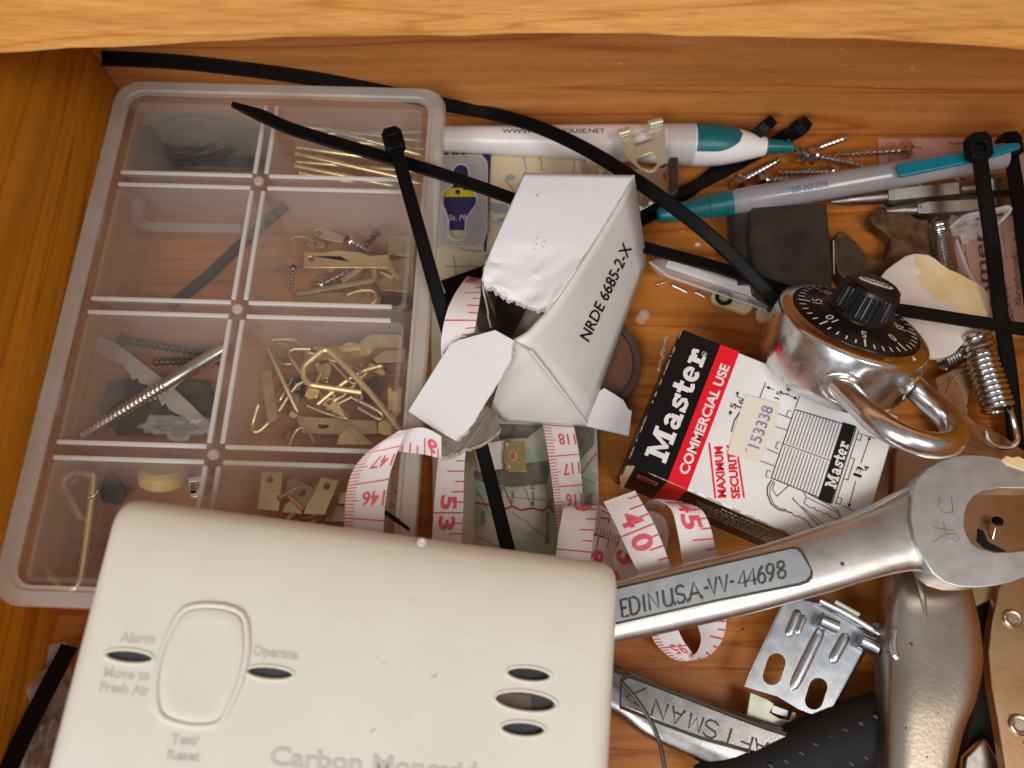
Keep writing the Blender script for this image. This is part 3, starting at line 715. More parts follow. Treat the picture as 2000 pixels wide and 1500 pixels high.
# fourth row right
G6 = 'brass straps in the front right compartment'
plate('brass_strap', [(511, 921), (552, 922), (544, 999), (502, 994)], 1.5, .05, M_['brass'], 'golden brass strap with one hole, standing straight at the left of the front right compartment', group=G6, holes=[(527, 937, .105)])
plate('brass_strap', [(627, 931), (662, 939), (634, 1006), (592, 1004), (598, 988), (610, 968)], 1.6, .05, M_['brass'], 'bent brass strap with one hole, right of the straight golden one', group=G6, holes=[(638, 950, .10)])
plate('brass_strap', [(562, 937), (588, 940), (618, 956), (600, 990), (588, 994), (556, 960)], 1.2, .05, M_['brassdull'], 'dull brass strap lying between the two golden ones', group=G6, holes=[(591, 963, .10)])
plate('brass_strap', [(550, 1000), (556, 985), (566, 978), (590, 990), (590, 1004)], 1.3, .05, M_['brass'], 'bright brass tab in front of the dull strap', group=G6)
plate('brass_strap', [(648, 982), (672, 990), (682, 1020), (634, 1018)], 1.1, .05, M_['brassdull'], 'brown brass tab left of the measuring tape in the front right compartment', group=G6)
plate('brass_strap', [(662, 964), (682, 958), (684, 984), (660, 984)], 1.15, .05, M_['brass'], 'small brass tab touching the measuring tape', group=G6)
plate('brass_strap', [(754, 965), (785, 968), (782, 1015), (752, 1000)], 1.2, .05, M_['brassdull'], 'dull brass strap with a hole right of the measuring tape', group=G6, holes=[(763, 988, .12)])
screw('brass_screw', 'small brass screw lying over the dull strap in the front right compartment', at(548, 972, 1.5), at(585, 950, 1.55), .08, M_['brass'], G6, .13)
wire('wire_hook', px([(562, 968), (575, 980), (592, 996)], 1.4), .05, M_['brass'], 'short brass wire below the small brass screw', 'wire', G6)
wire('wire_hook', px([(655, 938), (700, 938), (755, 940)], 1.0), .03, M_['brassdull'], 'thin straight wire behind the measuring tape in the front right compartment', 'wire', G6)
wire('wire_hook', px([(758, 960), (775, 968), (790, 985)], 1.2), .04, M_['brass'], 'fine curved wire right of the measuring tape', 'wire', G6)
wire('wire_hook', px([(752, 1000), (775, 1016), (800, 1035)], 3.45), .05, M_['black'], 'black twisted wire lying on the lid in front of the tape', 'wire', G6)

# ================================================================== cable ties
def cable_tie(label, pts, width, head=None, teeth=None, z=None, nrm=None, taper=True, th=.12, hs=1.0, world=False):
    p = cat_rom(pts if world else px(pts, z), 7)
    t = thing('cable_tie', label, 'cable tie', p[len(p) // 2], 'black nylon cable ties')
    n = len(p); ws = []
    acc = [0]
    for i in range(1, n): acc.append(acc[-1] + (p[i] - p[i - 1]).length)
    for i in range(n):
        w_ = width
        if taper:
            d = acc[-1] - acc[i]
            if d < .9: w_ = width * (.38 + .62 * d / .9)
        ws.append(w_)
    strap_ = part('strap', MB().band(p, ws, th, nrm=nrm), M_['black'], t)

    for s_ in (-1, 1):
        q = []
        for i in range(n):
            tt = (p[min(i + 1, n - 1)] - p[max(i - 1, 0)]).normalized(); b_ = tt.cross(nrm or V((0, 0, 1))).normalized(); up = b_.cross(tt)
            q.append(p[i] + b_ * s_ * (ws[i] / 2 - .035) + up * (th / 2))
        part('edge_rail', MB().tube(q, .03, 6), M_['black'], strap_)
    if teeth:
        mb = MB(); s0, s1 = acc[-1] * teeth[0], acc[-1] * teeth[1]; s_ = s0; i = 0
        while s_ < s1:
            while i < n - 2 and acc[i + 1] < s_: i += 1
            f = (s_ - acc[i]) / max(1e-6, acc[i + 1] - acc[i]); c = p[i].lerp(p[i + 1], f)
            tt = (p[i + 1] - p[i]).normalized(); b_ = tt.cross(nrm or V((0, 0, 1))).normalized(); up = b_.cross(tt)
            M = Matrix((tt, b_, up)).transposed().to_4x4(); M.translation = c + up * (th / 2 + .012)
            mb.box((0, 0, 0), (.055, width * .66, .035), M)
            s_ += .115
        part('teeth', mb, M_['black'], strap_, smooth=0)
    if head is not None:
        tt = (p[1] - p[0]).normalized(); b_ = tt.cross(nrm or V((0, 0, 1))).normalized(); up = b_.cross(tt)
        M = Matrix((tt, b_, up)).transposed().to_4x4(); M.translation = p[0] + up * head
        h = width * 1.55 * hs; L_ = width * 1.75 * hs
        o = [(-L_ * .62, -h * .3), (-L_ * .38, -h / 2), (L_ * .30, -h / 2), (L_ * .45, -h * .25), (L_ * .45, h * .25), (L_ * .30, h / 2), (-L_ * .38, h / 2), (-L_ * .62, h * .3)]
        hl = [(-L_ * .22, -h * .2), (L_ * .12, -h * .2), (L_ * .12, h * .2), (-L_ * .22, h * .2)]
        mb = MB().slab([M @ V((x, y, .2)) for x, y in o], M.to_3x3() @ V((0, 0, -.42)), [[M @ V((x, y, .2)) for x, y in hl]])
        hd_ = part('head', mb, M_['black'], t, bev=.04, seg=3)
        part('pawl', MB().box((-L_ * .05, 0, -.02), (L_ * .2, h * .34, .2), M), M_['black'], hd_, bev=.02)
    return t
WT_ = 18.78
tie_path = [tuple(aty(u, v, WT_)) for u, v in ((200, 114), (340, 121), (480, 136), (600, 152), (700, 170), (790, 188), (860, 203))]
tie_path += [tuple(p) for p in (at(960, 222, 1.5), at(1060, 252, 2.2), at(1180, 312, 2.8), at(1330, 415, 2.9), at(1430, 500, 2.5), at(1516, 592, 2.0))]
cable_tie('longest black cable tie, leaning along the back wall and arching down to the padlock', tie_path, .46, teeth=(.36, .70), taper=False, nrm=V((0, -.45, .9)), world=True)
cable_tie('black cable tie with a kinked pointed tip, passing under the torn carton',
          [(2030, 648, 2.7), (1900, 628, 2.7), (1760, 606, 2.6), (1640, 590, 2.2), (1530, 566, 1.7), (1400, 522, 1.7), (1255, 482, 1.8), (1130, 440, 2.4), (1000, 388, 3.0), (850, 336, 3.6), (700, 292, 4.0), (600, 262, 4.15), (556, 247, 4.2), (510, 226, 4.5), (453, 204, 4.8)], .42)
cable_tie('black cable tie whose square head rests on the tray lid, ending under the alarm',
          [(770, 280, 4.3), (810, 420, 4.1), (850, 562, 3.7), (890, 700, 3.0), (940, 870, 2.1), (990, 1065, 2.0), (1010, 1150, 2.0)], .42, head=.05, taper=False)
cable_tie('black cable tie with its head behind the white pen tip, left of two',
          [(1490, 250, 1.35), (1476, 262, .9), (1450, 290, .22), (1330, 385, .25), (1180, 465, .5), (1000, 530, .7), (862, 590, .9)], .46, head=.0, taper=False)
cable_tie('black cable tie with its head behind the white pen tip, right of two',
          [(1556, 252, 1.35), (1530, 266, .8), (1480, 300, .3), (1340, 372, .45), (1180, 440, .8), (1000, 512, 1.0), (866, 560, 1.1)], .46, head=.0, taper=False)
cable_tie('toothed black cable tie whose head sits on the teal pen clip',
          [(1911, 292, 3.1), (1922, 370, 2.7), (1938, 480, 2.1), (1952, 600, 1.7), (1970, 720, .9), (1985, 880, .4)], .50, head=.0, teeth=(.04, .98), taper=False)
cable_tie('black cable tie in the right back corner behind the end of the teal clip',
          [(1972, 288, 2.0), (1984, 360, 1.7), (1996, 450, 1.4), (2010, 560, 1.0), (2030, 700, .6)], .48, head=.0, taper=False)
cable_tie('dark cable tie on the drawer floor seen through the empty second left compartment',
          [(330, 600, .06), (400, 545, .06), (480, 470, .06), (560, 400, .06)], .42, taper=False, th=.08)
cable_tie('black cable tie beside the left edge of the alarm at the front left',
          [(136, 1262, .9), (90, 1350, 1.2), (40, 1450, 1.6), (5, 1530, 1.9)], .48, taper=False)
mb = MB().slab(px([(-60, 1180), (26, 1196), (14, 1262), (-60, 1330)], .5), (0, 0, -.4))
solo('black_block', mb, M_['black'], 'corner of a black plastic block at the left edge under the tray', 'plastic block', bev=.05)
cc_ = MB().tube(cat_rom(px([(1212, 1330), (1250, 1375), (1285, 1440), (1302, 1520)], 2.3), 6), .06, 8)
solo('thin_wire', cc_, M_['darkmetal'], 'thin grey wire coming out from under the right side of the alarm', 'wire')

# ================================================================== front left corner: bags and screw
def film(name, quad, z, m, label, cat, amp=.25, n=18, seed=0):
    mb = MB(); P4 = [V((*p, 0)) for p in quad]; vs = []
    for i in range(n + 1):
        for j in range(n + 1):
            a, b = i / n, j / n
            p = (P4[0] * (1 - a) + P4[1] * a) * (1 - b) + (P4[3] * (1 - a) + P4[2] * a) * b
            h = amp * (math.sin(a * 9 + b * 4 + seed) * .5 + .5) * (math.cos(b * 11 - a * 5 + seed) * .5 + .5) + amp * .3 * math.sin(a * 23 + b * 17)
            vs.append(at(p.x, p.y, z + h))
    fs = [(i * (n + 1) + j, (i + 1) * (n + 1) + j, (i + 1) * (n + 1) + j + 1, i * (n + 1) + j + 1) for i in range(n) for j in range(n)]
    mb.add(vs, fs)
    o = solo(name, mb, m, label, cat, recalc=False, smooth=60)
    sm = o.modifiers.new('film', 'SOLIDIFY'); sm.thickness = .012 * U
    return o
film('plastic_bag', [(-30, 1350), (105, 1300), (170, 1400), (-30, 1600)], .5, M_['bag'], 'crumpled clear plastic bag at the front left corner', 'plastic bag', .5, seed=1)
film('plastic_bag', [(40, 1440), (110, 1400), (150, 1560), (20, 1600)], .8, M_['bag'], 'whitish folded bag end under the black tie at the front left', 'plastic bag', .5, seed=3)
film('plastic_sleeve', [(30, 1268), (130, 1252), (150, 1380), (38, 1400)], .15, M_['clear'], 'flat clear plastic sleeve on the floor at the front left', 'plastic sleeve', .03, seed=2)
screw('wood_screw', 'shiny screw standing head up at the left edge near the alarm', at(17, 1318, 1.1), at(2, 1368, .5), .16, M_['spring'], None, .3)

# ================================================================== folded map under the tape and carton
mp_ = thing('folded_map', 'folded road map with a blue and yellow cover, lying under the tape and torn carton', 'map', at(1000, 700, 0))
NZ = V((0, 0, 1))
def pz(z): return lambda u, v: at(u, v, z)
mo = [(848, 288), (1195, 286), (1238, 342), (1215, 430), (1100, 600), (1165, 830), (1170, 985), (1176, 1110), (846, 1110), (842, 620)]
mb = MB().slab(px(mo, .30), (0, 0, -.26)); part('folded_sheets', mb, M_['mapyellow'], mp_, bev=.02)
f = Flat().poly([(930, 800), (1166, 832), (1170, 985), (1175, 1100), (925, 1100)]); f.make('green_panel', M_['mapgreen'], mp_, pz(.3), NZ, .004)
f = Flat().poly([(852, 870), (922, 880), (924, 1095), (850, 1090)]); f.make('pale_panel', M_['mappale'], mp_, pz(.3), NZ, .004)
f = Flat().poly([(860, 292), (944, 292), (946, 315), (860, 315)]); f.make('cover_margin', M_['mapwhite'], mp_, pz(.3), NZ, .006)
f = Flat().poly([(943, 294), (960, 294), (950, 492), (945, 492)]).poly([(866, 318), (936, 318), (944, 450), (868, 450)]); f.make('blue_panel', M_['mapblue'], mp_, pz(.3), NZ, .012)
f = Flat().poly([(868, 368), (935, 368), (932, 385), (864, 385)]); f.make('yellow_band', M_['yellow'], mp_, pz(.3), NZ, .022)
f = Flat().disc(894, 376, 5).poly([(888, 368), (884, 360), (890, 350), (896, 360)]).text('NIA', (868, 313), (916, 313), (0, -14), .03)
f.poly([(903, 372), (909, 362), (915, 372)])
f.make('cover_lettering', M_['ink'], mp_, pz(.3), NZ, .03)
f = Flat().text('Sa. Mt', (876, 431), (914, 431), (0, -11), 0, .3); f.make('cover_script', M_['white'], mp_, pz(.3), NZ, .03)
f = Flat()
for c in ((997, 347, 9, 6), (1061, 300, 5, 4), (972, 404, 20, 7), (985, 430, 15, 5), (958, 500, 12, 6)): f.disc(*c)
f.poly([(954, 395), (990, 400), (995, 416), (970, 418), (955, 408)])
f.line([(1020, 300), (1028, 330), (1024, 360), (1035, 380)], 2.2).line([(960, 432), (980, 440), (990, 452)], 2)
f.make('lakes', M_['maplake'], mp_, pz(.3), NZ, .012)
f = Flat()
random.seed(3)
def wander(u, v, du, dv, n, j):
    out = [(u, v)]
    for i in range(n):
        u += du + random.uniform(-j, j); v += dv + random.uniform(-j, j); out.append((u, v))
    return out
for a in ((1050, 290, 3, 9, 5, 3), (1120, 292, -2, 10, 5, 4), (985, 350, 5, 9, 6, 3), (965, 470, 8, 8, 4, 3), (885, 500, 1, 9, 8, 1.5), (870, 520, 9, 0, 9, 1.5), (865, 480, 8, 2, 9, 2),
          (1090, 900, 12, 6, 6, 5), (930, 1000, 10, -9, 7, 4), (1010, 930, 4, 9, 6, 3), (930, 955, 6, 10, 11, 3), (1000, 1000, 8, 8, 9, 5), (1100, 1010, 3, 10, 7, 5), (930, 1045, 12, 3, 6, 4), (1140, 890, -5, 9, 8, 3)):
    f.line(wander(*a), 1.2)
f.line([(927, 965), (1190, 988)], 1.0).line([(1100, 870), (1060, 925), (1080, 1000)], 1.0)
for s_, a, b, h in (('Weed', (1004, 985), (1004, 960), (-7, 0)), ('Yreka', (980, 985), (980, 950), (-8, 0)), ('Mount Shasta', (1044, 988), (1044, 930), (-8, 0)), ('Gazella', (946, 1026), (946, 998), (-8, 0)),
                    ('Shasta Springs', (1072, 1062), (1072, 1000), (-8, 0)), ('ONAL', (1157, 988), (1157, 962), (-11, 0))):
    f.text(s_, a, b, h, .012)
f.make('map_lines', M_['mapline'], mp_, pz(.3), NZ, .02)
f = Flat().line([(927, 982), (975, 990), (990, 994), (1000, 989), (1018, 997), (1040, 993), (1060, 998), (1074, 988), (1082, 1002)], 4.0)
f.line([(984, 950), (994, 975), (1000, 989)], 2.2).line([(1062, 998), (1075, 978), (1110, 960), (1165, 885)], 2.0)
f.make('highways', M_['maproad'], mp_, pz(.3), NZ, .03)
f = Flat().poly([(975, 828), (1062, 830), (1030, 856), (975, 858)]).poly([(1122, 832), (1160, 836), (1160, 870), (1135, 895)]).poly([(925, 920), (1078, 898), (1068, 945), (1000, 952), (950, 944), (926, 935)])
f.make('relief_shading', M_['mapgrey'], mp_, pz(.3), NZ, .014)

# second leaf of the map seen through the tray's right side is hidden; the hang tag lies on the cover
tg = thing('hang_tag', 'clear plastic hang tag with a round keyhole slot lying over the blue map cover', 'hang tag', at(905, 395, .4))
def arcp(cx, cy, rx, ry, a0, a1, n=8): return [(cx + rx * math.cos(R(a0 + (a1 - a0) * i / n)), cy + ry * math.sin(R(a0 + (a1 - a0) * i / n))) for i in range(n + 1)]
out = arcp(932, 322, 19, 18, -90, 0, 5) + [(951, 450)] + arcp(925, 462, 22, 20, 0, 90, 5) + [(850, 480), (850, 304)]
kh = arcp(900, 336, 16, 16, 180, 360, 8) + [(916, 362)] + arcp(896, 390, 36, 28, -40, 40, 6) + [(910, 428), (909, 455)] + arcp(892, 458, 17, 11, 0, 180, 6) + [(876, 430)] + arcp(896, 390, 36, 28, 140, 220, 6) + [(884, 362)]
mb = MB().slab(px(out, .62), (0, 0, -.07), [px(kh, .62)]); part('tag_sheet', mb, M_['cleartag'], tg, smooth=0)
part('slot_edge', MB().tube(px(kh, .63), .035, 6, closed=True), M_['clearedge'], tg)
part('tag_edge', MB().tube(px(out, .60), .03, 6, closed=True), M_['clearedge'], tg)

# ================================================================== pens
p1 = thing('click_pen', 'white click pen with a teal grip and web address lying along the back wall', 'pen', at(1200, 290, .3))
A, B = at(867, 271, .85), at(1494, 286, .85)
L1 = (B - A).length; Mx = frame(A, B - A, NZ)
def u2s(u): return L1 * (u - 867) / (1494 - 867)
prof = [(0, .0003), (0, .44), (.1, .48), (u2s(1000), .54), (u2s(1150), .64), (u2s(1298), .73)]
part('barrel', MB().lathe(prof, Mx, 40), M_['penwhite'], p1)
part('clear_section', MB().lathe([(u2s(1298), .73), (u2s(1298), .745), (u2s(1352), .765), (u2s(1352), .7)], Mx, 40), M_['pensilver'], p1)
gp = [(u2s(1352), .70), (u2s(1352), .77), (u2s(1380), .77), (u2s(1410), .72), (u2s(1440), .61), (u2s(1470), .46), (L1, .34), (L1 + .01, .0003)]
part('grip_shell', MB().lathe(gp, Mx, 40), M_['penwhite'], p1)
part('tip_cone', MB().lathe([(L1 - .1, .28), (L1 + .3, .27), (L1 + 1.0, .21), (L1 + 1.03, .18), (L1 + 1.03, .0003)], Mx, 24), M_['teal'], p1)
part('point', MB().lathe([(L1 + 1.0, .12), (L1 + 1.25, .06), (L1 + 1.3, .0003)], Mx, 16), M_['spring'], p1)
def rad(s):
    for (a, r), (b, q) in zip(gp[1:], gp[2:]):
        if a <= s <= b: return r + (q - r) * (s - a) / max(1e-6, b - a)
    return .4
mb = MB(); s0, s1 = u2s(1354), u2s(1443); n = 14; m_ = 12; vs = []
for i in range(n + 1):
    s = s0 + (s1 - s0) * i / n; t_ = i / n
    half = 62 * (1 - max(0, (t_ - .35) / .65) ** 2.2) ** .5 if t_ < 1 else 0
    for j in range(m_ + 1):
        a = R(82 - (half * (j / m_ * 2 - 1))); r_ = rad(s) + .018
        vs.append(Mx @ V((s, r_ * math.cos(a), r_ * math.sin(a))))
mb.add(vs, [(i * (m_ + 1) + j, (i + 1) * (m_ + 1) + j, (i + 1) * (m_ + 1) + j + 1, i * (m_ + 1) + j + 1) for i in range(n) for j in range(m_)])
part('grip_inlay', mb, M_['teal'], p1, recalc=False, smooth=60)
def barrel_fn(u, v):       # print wrapped on the barrel: u along, v = angle
    s = u2s(u); r = .5
    for (a, q), (b, q2) in zip(prof[1:], prof[2:]):
        if a <= s <= b: r = q + (q2 - q) * (s - a) / (b - a)
    return Mx @ V((s, (r + .008) * math.cos(R(v)), (r + .008) * math.sin(R(v))))
f = Flat().text('WWW.', (982, 99), (1042, 99), (0, -17), .008).text('HOUSE.NET', (1090, 97), (1178, 97), (0, -17), .008)
fl = Flat(); fl.v = f.v; fl.f = f.f
mb = MB(); mb.add([barrel_fn(a, b) + NZ * .0006 * k for a, b, k in fl.v], fl.f)
part('web_address', mb, M_['ink'], p1, smooth=0, recalc=False)

p2 = thing('stick_pen', 'slim mauve pen with a bright teal clip and a printed phone number', 'pen', at(1600, 360, 1.2))
A, B = at(1284, 421, .9), at(1968, 303, 2.3)
L2 = (B - A).length; Mx = frame(A, B - A, NZ)
def q2(u): return L2 * (u - 1284) / (1968 - 1284)
part('end_plug', MB().lathe([(0, .0003), (0, .2), (.1, .28), (q2(1330), .33), (q2(1385), .40), (q2(1386), .43), (q2(1432), .45), (q2(1432), .0003)], Mx, 28), M_['teal'], p2)
part('barrel', MB().lathe([(q2(1432), .42), (q2(1450), .46), (q2(1760), .46), (q2(1960), .44), (q2(1960), .0003)], Mx, 32), M_['penclear'], p2)
part('ink_tube', MB().lathe([(q2(1432), .12), (q2(1900), .12)], Mx, 12), M_['penwhite'], p2)
mb = MB(); o = []
for (s, y) in ((q2(1742), -.36), (q2(1742), .02), (q2(1746), .07), (q2(1905), .09), (q2(1962), .14), (q2(1974), .08), (q2(1974), -.10), (q2(1962), -.14), (q2(1905), -.3), (q2(1746), -.42)):
    o.append(Mx @ V((s, y - .05, .64)))
part('clip', MB().slab(o, Mx.to_3x3() @ V((0, 0, -.16))), M_['tealb'], p2, bev=.05, seg=3)
part('clip_root', MB().box((q2(1925), 0, .42), (.7, .3, .3), Mx), M_['tealb'], p2, bev=.04)
f = Flat().text('330-262-3336', (1543, 122), (1614, 122), (0, -26), .008)
mb = MB(); mb.add([Mx @ V((q2(a), (.468 + .0006 * k) * math.cos(R(b)), (.468 + .0006 * k) * math.sin(R(b)))) for a, b, k in f.v], f.f)
part('phone_number', mb, mat('blue_grey_ink', (.03, .10, .17), .5), p2, smooth=0, recalc=False)

# ================================================================== clips near the pens
ct = thing('metal_clip', 'shiny yellow zinc clip with two rolled ears standing on the white pen', 'metal clip', at(1255, 290, 1.6))
z = 1.95
o = [(1213, 271), (1226, 266), (1262, 258), (1267, 247), (1296, 241), (1300, 280), (1304, 316), (1288, 324), (1281, 334), (1268, 337), (1250, 330), (1236, 318), (1221, 306)]
mb = MB().slab(px(o, z), (0, 0, -.06), [px([(1238, 274), (1243, 264), (1272, 258), (1277, 264), (1276, 275), (1242, 286)], z), px([(1243, 316), (1246, 307), (1272, 298), (1281, 303), (1283, 322), (1272, 331), (1254, 327)], z)])
part('plate', mb, M_['zincyellow'], ct, bev=.02)
for a, b in (((1208, 262), (1228, 256)), ((1268, 243), (1292, 237))):
    part('rolled_ear', MB().tube([at(*a, z + .12), at(*b, z + .12)], .15, 12), M_['zincyellow'], ct)
part('fold', MB().tube([at(1241, 283, z + .03), at(1276, 272, z + .03)], .04, 8), M_['chrome'], ct)
bk = thing('grey_bracket', 'dull grey sheet metal bracket with holes, behind the torn carton under the black tie', 'bracket', at(1240, 350, .5))
mb = MB().slab(px([(1142, 302), (1190, 318), (1232, 330), (1300, 328), (1306, 303), (1322, 291), (1327, 296), (1323, 372), (1246, 414), (1236, 345), (1152, 344)], .75), (0, 0, -.06),
               [px([(1168, 326), (1180, 322), (1190, 326), (1188, 342), (1172, 342)], .75), px([(1297, 336), (1304, 332), (1308, 345), (1303, 358), (1295, 345)], .75)])
part('plate', mb, M_['zinc'], bk, bev=.02)
mb = MB().slab(px([(1308, 300), (1324, 289), (1326, 372), (1312, 380)], 1.05), (0, 0, -.35)); part('upturned_edge', mb, M_['darkmetal'], bk, bev=.03)
for a, b in (((1256, 372), (1250, 405)), ((1275, 362), (1272, 396))):
    part('pressed_rib', MB().tube([at(*a, .77), at(*b, .77)], .09, 8), M_['zinc'], bk)

# ================================================================== screws at the back
G7 = 'silver screws in the back right corner'
screw('hex_screw', 'silver hex head screw nearest the teal pen tip, pointing back to the right', at(1443, 357, .35), at(1523, 312, .3), .155, M_['spring'], G7, .30, 'hex')
screw('hex_screw', 'silver screw lying level between the pens, its head to the right', at(1622, 335, .3), at(1520, 337, .3), .155, M_['spring'], G7, .30, 'hex')
screw('hex_screw', 'short silver screw half hidden by the mauve pen', at(1492, 352, .3), at(1560, 350, .3), .155, M_['spring'], G7, .28, 'hex')
screw('hex_screw', 'silver screw whose head touches the tip of the white pen', at(1560, 302, .4), at(1655, 268, .35), .155, M_['spring'], G7, .30, 'hex')
screw('hex_screw', 'long silver screw pointing to the front right from the pen tip', at(1588, 303, .55), at(1688, 324, .3), .155, M_['spring'], G7, .32, 'hex')
screw('sheet_metal_screw', 'largest silver screw with a round flat head lying on the pink paper', at(1766, 293, .55), at(1625, 302, .35), .18, M_['steelring'], G7, .40)

# ================================================================== pink newsprint
ns_ = thing('newspaper_piece', 'pinkish newsprint piece with brown lettering in the back right corner', 'paper', at(1880, 450, 0))
mb = MB().slab(px([(1714, 271), (1990, 268), (2060, 500), (2060, 660), (1860, 655), (1810, 500), (1760, 440), (1722, 400)], .06), (0, 0, -.04)); part('sheet', mb, M_['paperpink'], ns_, smooth=0)
f = Flat()
f.text('American', (1936, 600), (1912, 352), (-22, -2), .012)
f.text('facebook.', (1994, 598), (1986, 492), (-12, -1), 0, .3).text('in fi', (1888, 362), (1872, 300), (-14, 1), .01).text('birds', (1990, 470), (1984, 400), (-12, 0))
f.text('g', (1978, 640), (1974, 612), (-14, 0))
for i in range(9): f.disc(1956 + i * 1.2, 446 + i * 7, 1.6, n=8)
for i in range(6): f.disc(1990 + i, 632 + i * 5, 1.3, n=8)
f.line([(1778, 288), (1798, 289)], 1.2).disc(1798, 289, 2)
f.line([(1850, 279), (1866, 282), (1890, 279)], 1.5).line([(1736, 305), (1736, 322)], 1.5).line([(1742, 305), (1743, 322)], 1.5)
f.line([(1862, 462), (1860, 470), (1868, 478), (1875, 468), (1868, 458), (1876, 470), (1870, 490), (1880, 500), (1888, 492)], 1.6)
f.line([(1872, 440), (1880, 500), (1896, 570)], 1.3).line([(1878, 440), (1888, 505), (1900, 560)], 1.3)
for i in range(5): f.poly([(1812 + i * 16, 430), (1820 + i * 16, 430), (1820 + i * 16, 437), (1812 + i * 16, 437)])
f.line([(1808, 426), (1900, 424)], 1.2).line([(1808, 440), (1900, 440)], 1.2).line([(1965, 560), (1970, 600), (1980, 610)], 1.5)
for i in range(5): f.arc(1968, 560 + i * 15, 6, 7, 0, 250, 1.4, 8)
f.make('lettering', mat('brown_print', (.09, .04, .03), .7), ns_, pz(.06), NZ, .006)

# ================================================================== driver bits
def hexbit(label, A, B, segs, tip):
    t = thing('driver_bit', label, 'driver bit', (A + B) / 2, 'grey driver bits'); L_ = (B - A).length; Mx = frame(A, B - A, V((.0, .1, 1)))
    for nm, pr, n, sm in segs: part(nm, MB().lathe([(a * L_, r) for a, r in pr], Mx, n, ph=(R(30) if n == 6 else 0)), M_['bit'], t, smooth=sm, bev=(.012 if n == 6 else 0))
    for s_ in (1, -1):
        mb = MB().slab([Mx @ V(p) for p in ((0, .03 * s_, -.02), (tip * L_, .26 * s_, -.03), (tip * L_, .0, -.03), (0, 0, -.02))], Mx.to_3x3() @ V((0, 0, .06))); part('tip_blade', mb, M_['bit'], t, smooth=0)
    mb = MB().slab([Mx @ V(p) for p in ((0, -.02, .03), (tip * L_, -.03, .26), (tip * L_, -.03, -.26), (0, -.02, -.03))], Mx.to_3x3() @ V((0, .06, 0))); part('tip_blade', mb, M_['bit'], t, smooth=0)
    return t, Mx, L_
t, Mx, L_ = hexbit('grey double ended driver bit with a steel ball, just in front of the teal clip', at(1622, 394, .7), at(1985, 358, .9),
    [('neck', [(.0, .06), (.06, .19), (.1, .23), (.29, .26), (.31, .34)], 20, 35), ('hex_shank', [(.29, .0003), (.29, .34), (.32, .42), (.66, .42), (.68, .36), (.68, .0003)], 6, 12),
     ('groove', [(.66, .27), (.83, .27)], 18, 35), ('hex_end', [(.82, .0003), (.82, .34), (.84, .42), (.96, .42), (1.0, .30), (1.0, .0003)], 6, 12)], .1)
part('steel_ball', MB().lathe([(-.14, .0003), (-.12, .07), (-.07, .12), (0, .14), (.07, .12), (.12, .07), (.14, .0003)], frame(Mx @ V((L_ * .47, .22, .37)), (0, 0, 1), (0, 1, 0)), 16), M_['chrome'], t)
hexbit('grey hex driver bit lying in front of the one with the steel ball', at(1730, 412, .6), at(2005, 397, .7),
    [('neck', [(.0, .08), (.1, .2), (.2, .24), (.22, .32)], 20, 35), ('hex_shank', [(.18, .0003), (.2, .3), (.26, .42), (.98, .42), (1.0, .36), (1.0, .0003)], 6, 12)], .12)

# ================================================================== dark box, rusty wrench end, plaster chip
db = thing('dark_box', 'smoky black plastic box with a rounded left side, between the teal pen and the padlock', 'plastic box', at(1535, 480, 0))
rings = []
for zz, ins in ((.05, 0), (1.25, 0), (1.42, .06), (1.5, .18)):
    o = px([(1468, 398), (1618, 390), (1630, 520), (1628, 590), (1560, 600), (1480, 560), (1462, 470)], 1.5)
    c = sum(o, V()) / len(o); rings.append([V((c.x + (p.x - c.x) * (1 - ins / 1.6), c.y + (p.y - c.y) * (1 - ins / 1.6), zz)) for p in o])
part('body', MB().loft(rings), M_['darkbox'], db, bev=.05, smooth=50)
part('rounded_side', MB().tube([at(1448, 408, .72), at(1450, 470, .70), at(1466, 560, .65)], .52, 20), M_['darkbox'], db)
part('bright_edge', MB().tube([at(1628, 470, 1.5), at(1629, 535, 1.5)], .02, 6), M_['clearedge'], db)
rw = thing('rusty_wrench', 'small dark rusty open ended wrench jaw behind the padlock', 'wrench', at(1740, 480, 0))
o = [(1698, 424), (1702, 414), (1712, 410), (1730, 409), (1760, 413), (1780, 420), (1802, 436), (1817, 465), (1824, 500), (1800, 560), (1730, 575), (1660, 560), (1636, 530), (1629, 500), (1628, 470), (1636, 452), (1644, 450), (1660, 461), (1675, 476), (1686, 488), (1694, 503), (1712, 507), (1728, 505), (1738, 490), (1742, 466), (1726, 451), (1708, 438)]
part('jaw', MB().slab(px(o, .62), (0, 0, -.5)), M_['darkrust'], rw, bev=.09, seg=3)
part('ground_face', MB().slab(px([(1638, 478), (1644, 462), (1654, 464), (1676, 482), (1685, 500), (1680, 530), (1655, 540), (1640, 520)], .64), (0, 0, -.03)), M_['darkgrind'], rw, bev=.01)
pc = thing('plaster_chip', 'off-white chip with an ochre glue stain lying behind the padlock under the black tie', 'chip', at(1830, 600, 1.0))
o = [(1715, 548), (1730, 528), (1745, 516), (1760, 506), (1768, 500), (1780, 496), (1796, 495), (1812, 497), (1826, 504), (1840, 516), (1852, 524), (1858, 530), (1866, 530), (1880, 537), (1898, 547), (1912, 554), (1922, 562), (1930, 572), (1934, 590), (1934, 603), (1930, 615), (1924, 624), (1914, 640), (1902, 650), (1890, 664), (1876, 676), (1866, 688), (1854, 694), (1840, 698), (1824, 699), (1800, 690), (1770, 640), (1740, 590)]
ZC = 1.45
part('chip', MB().slab(px(o, ZC), (0, 0, -.2)), M_['chip'], pc, bev=.05)
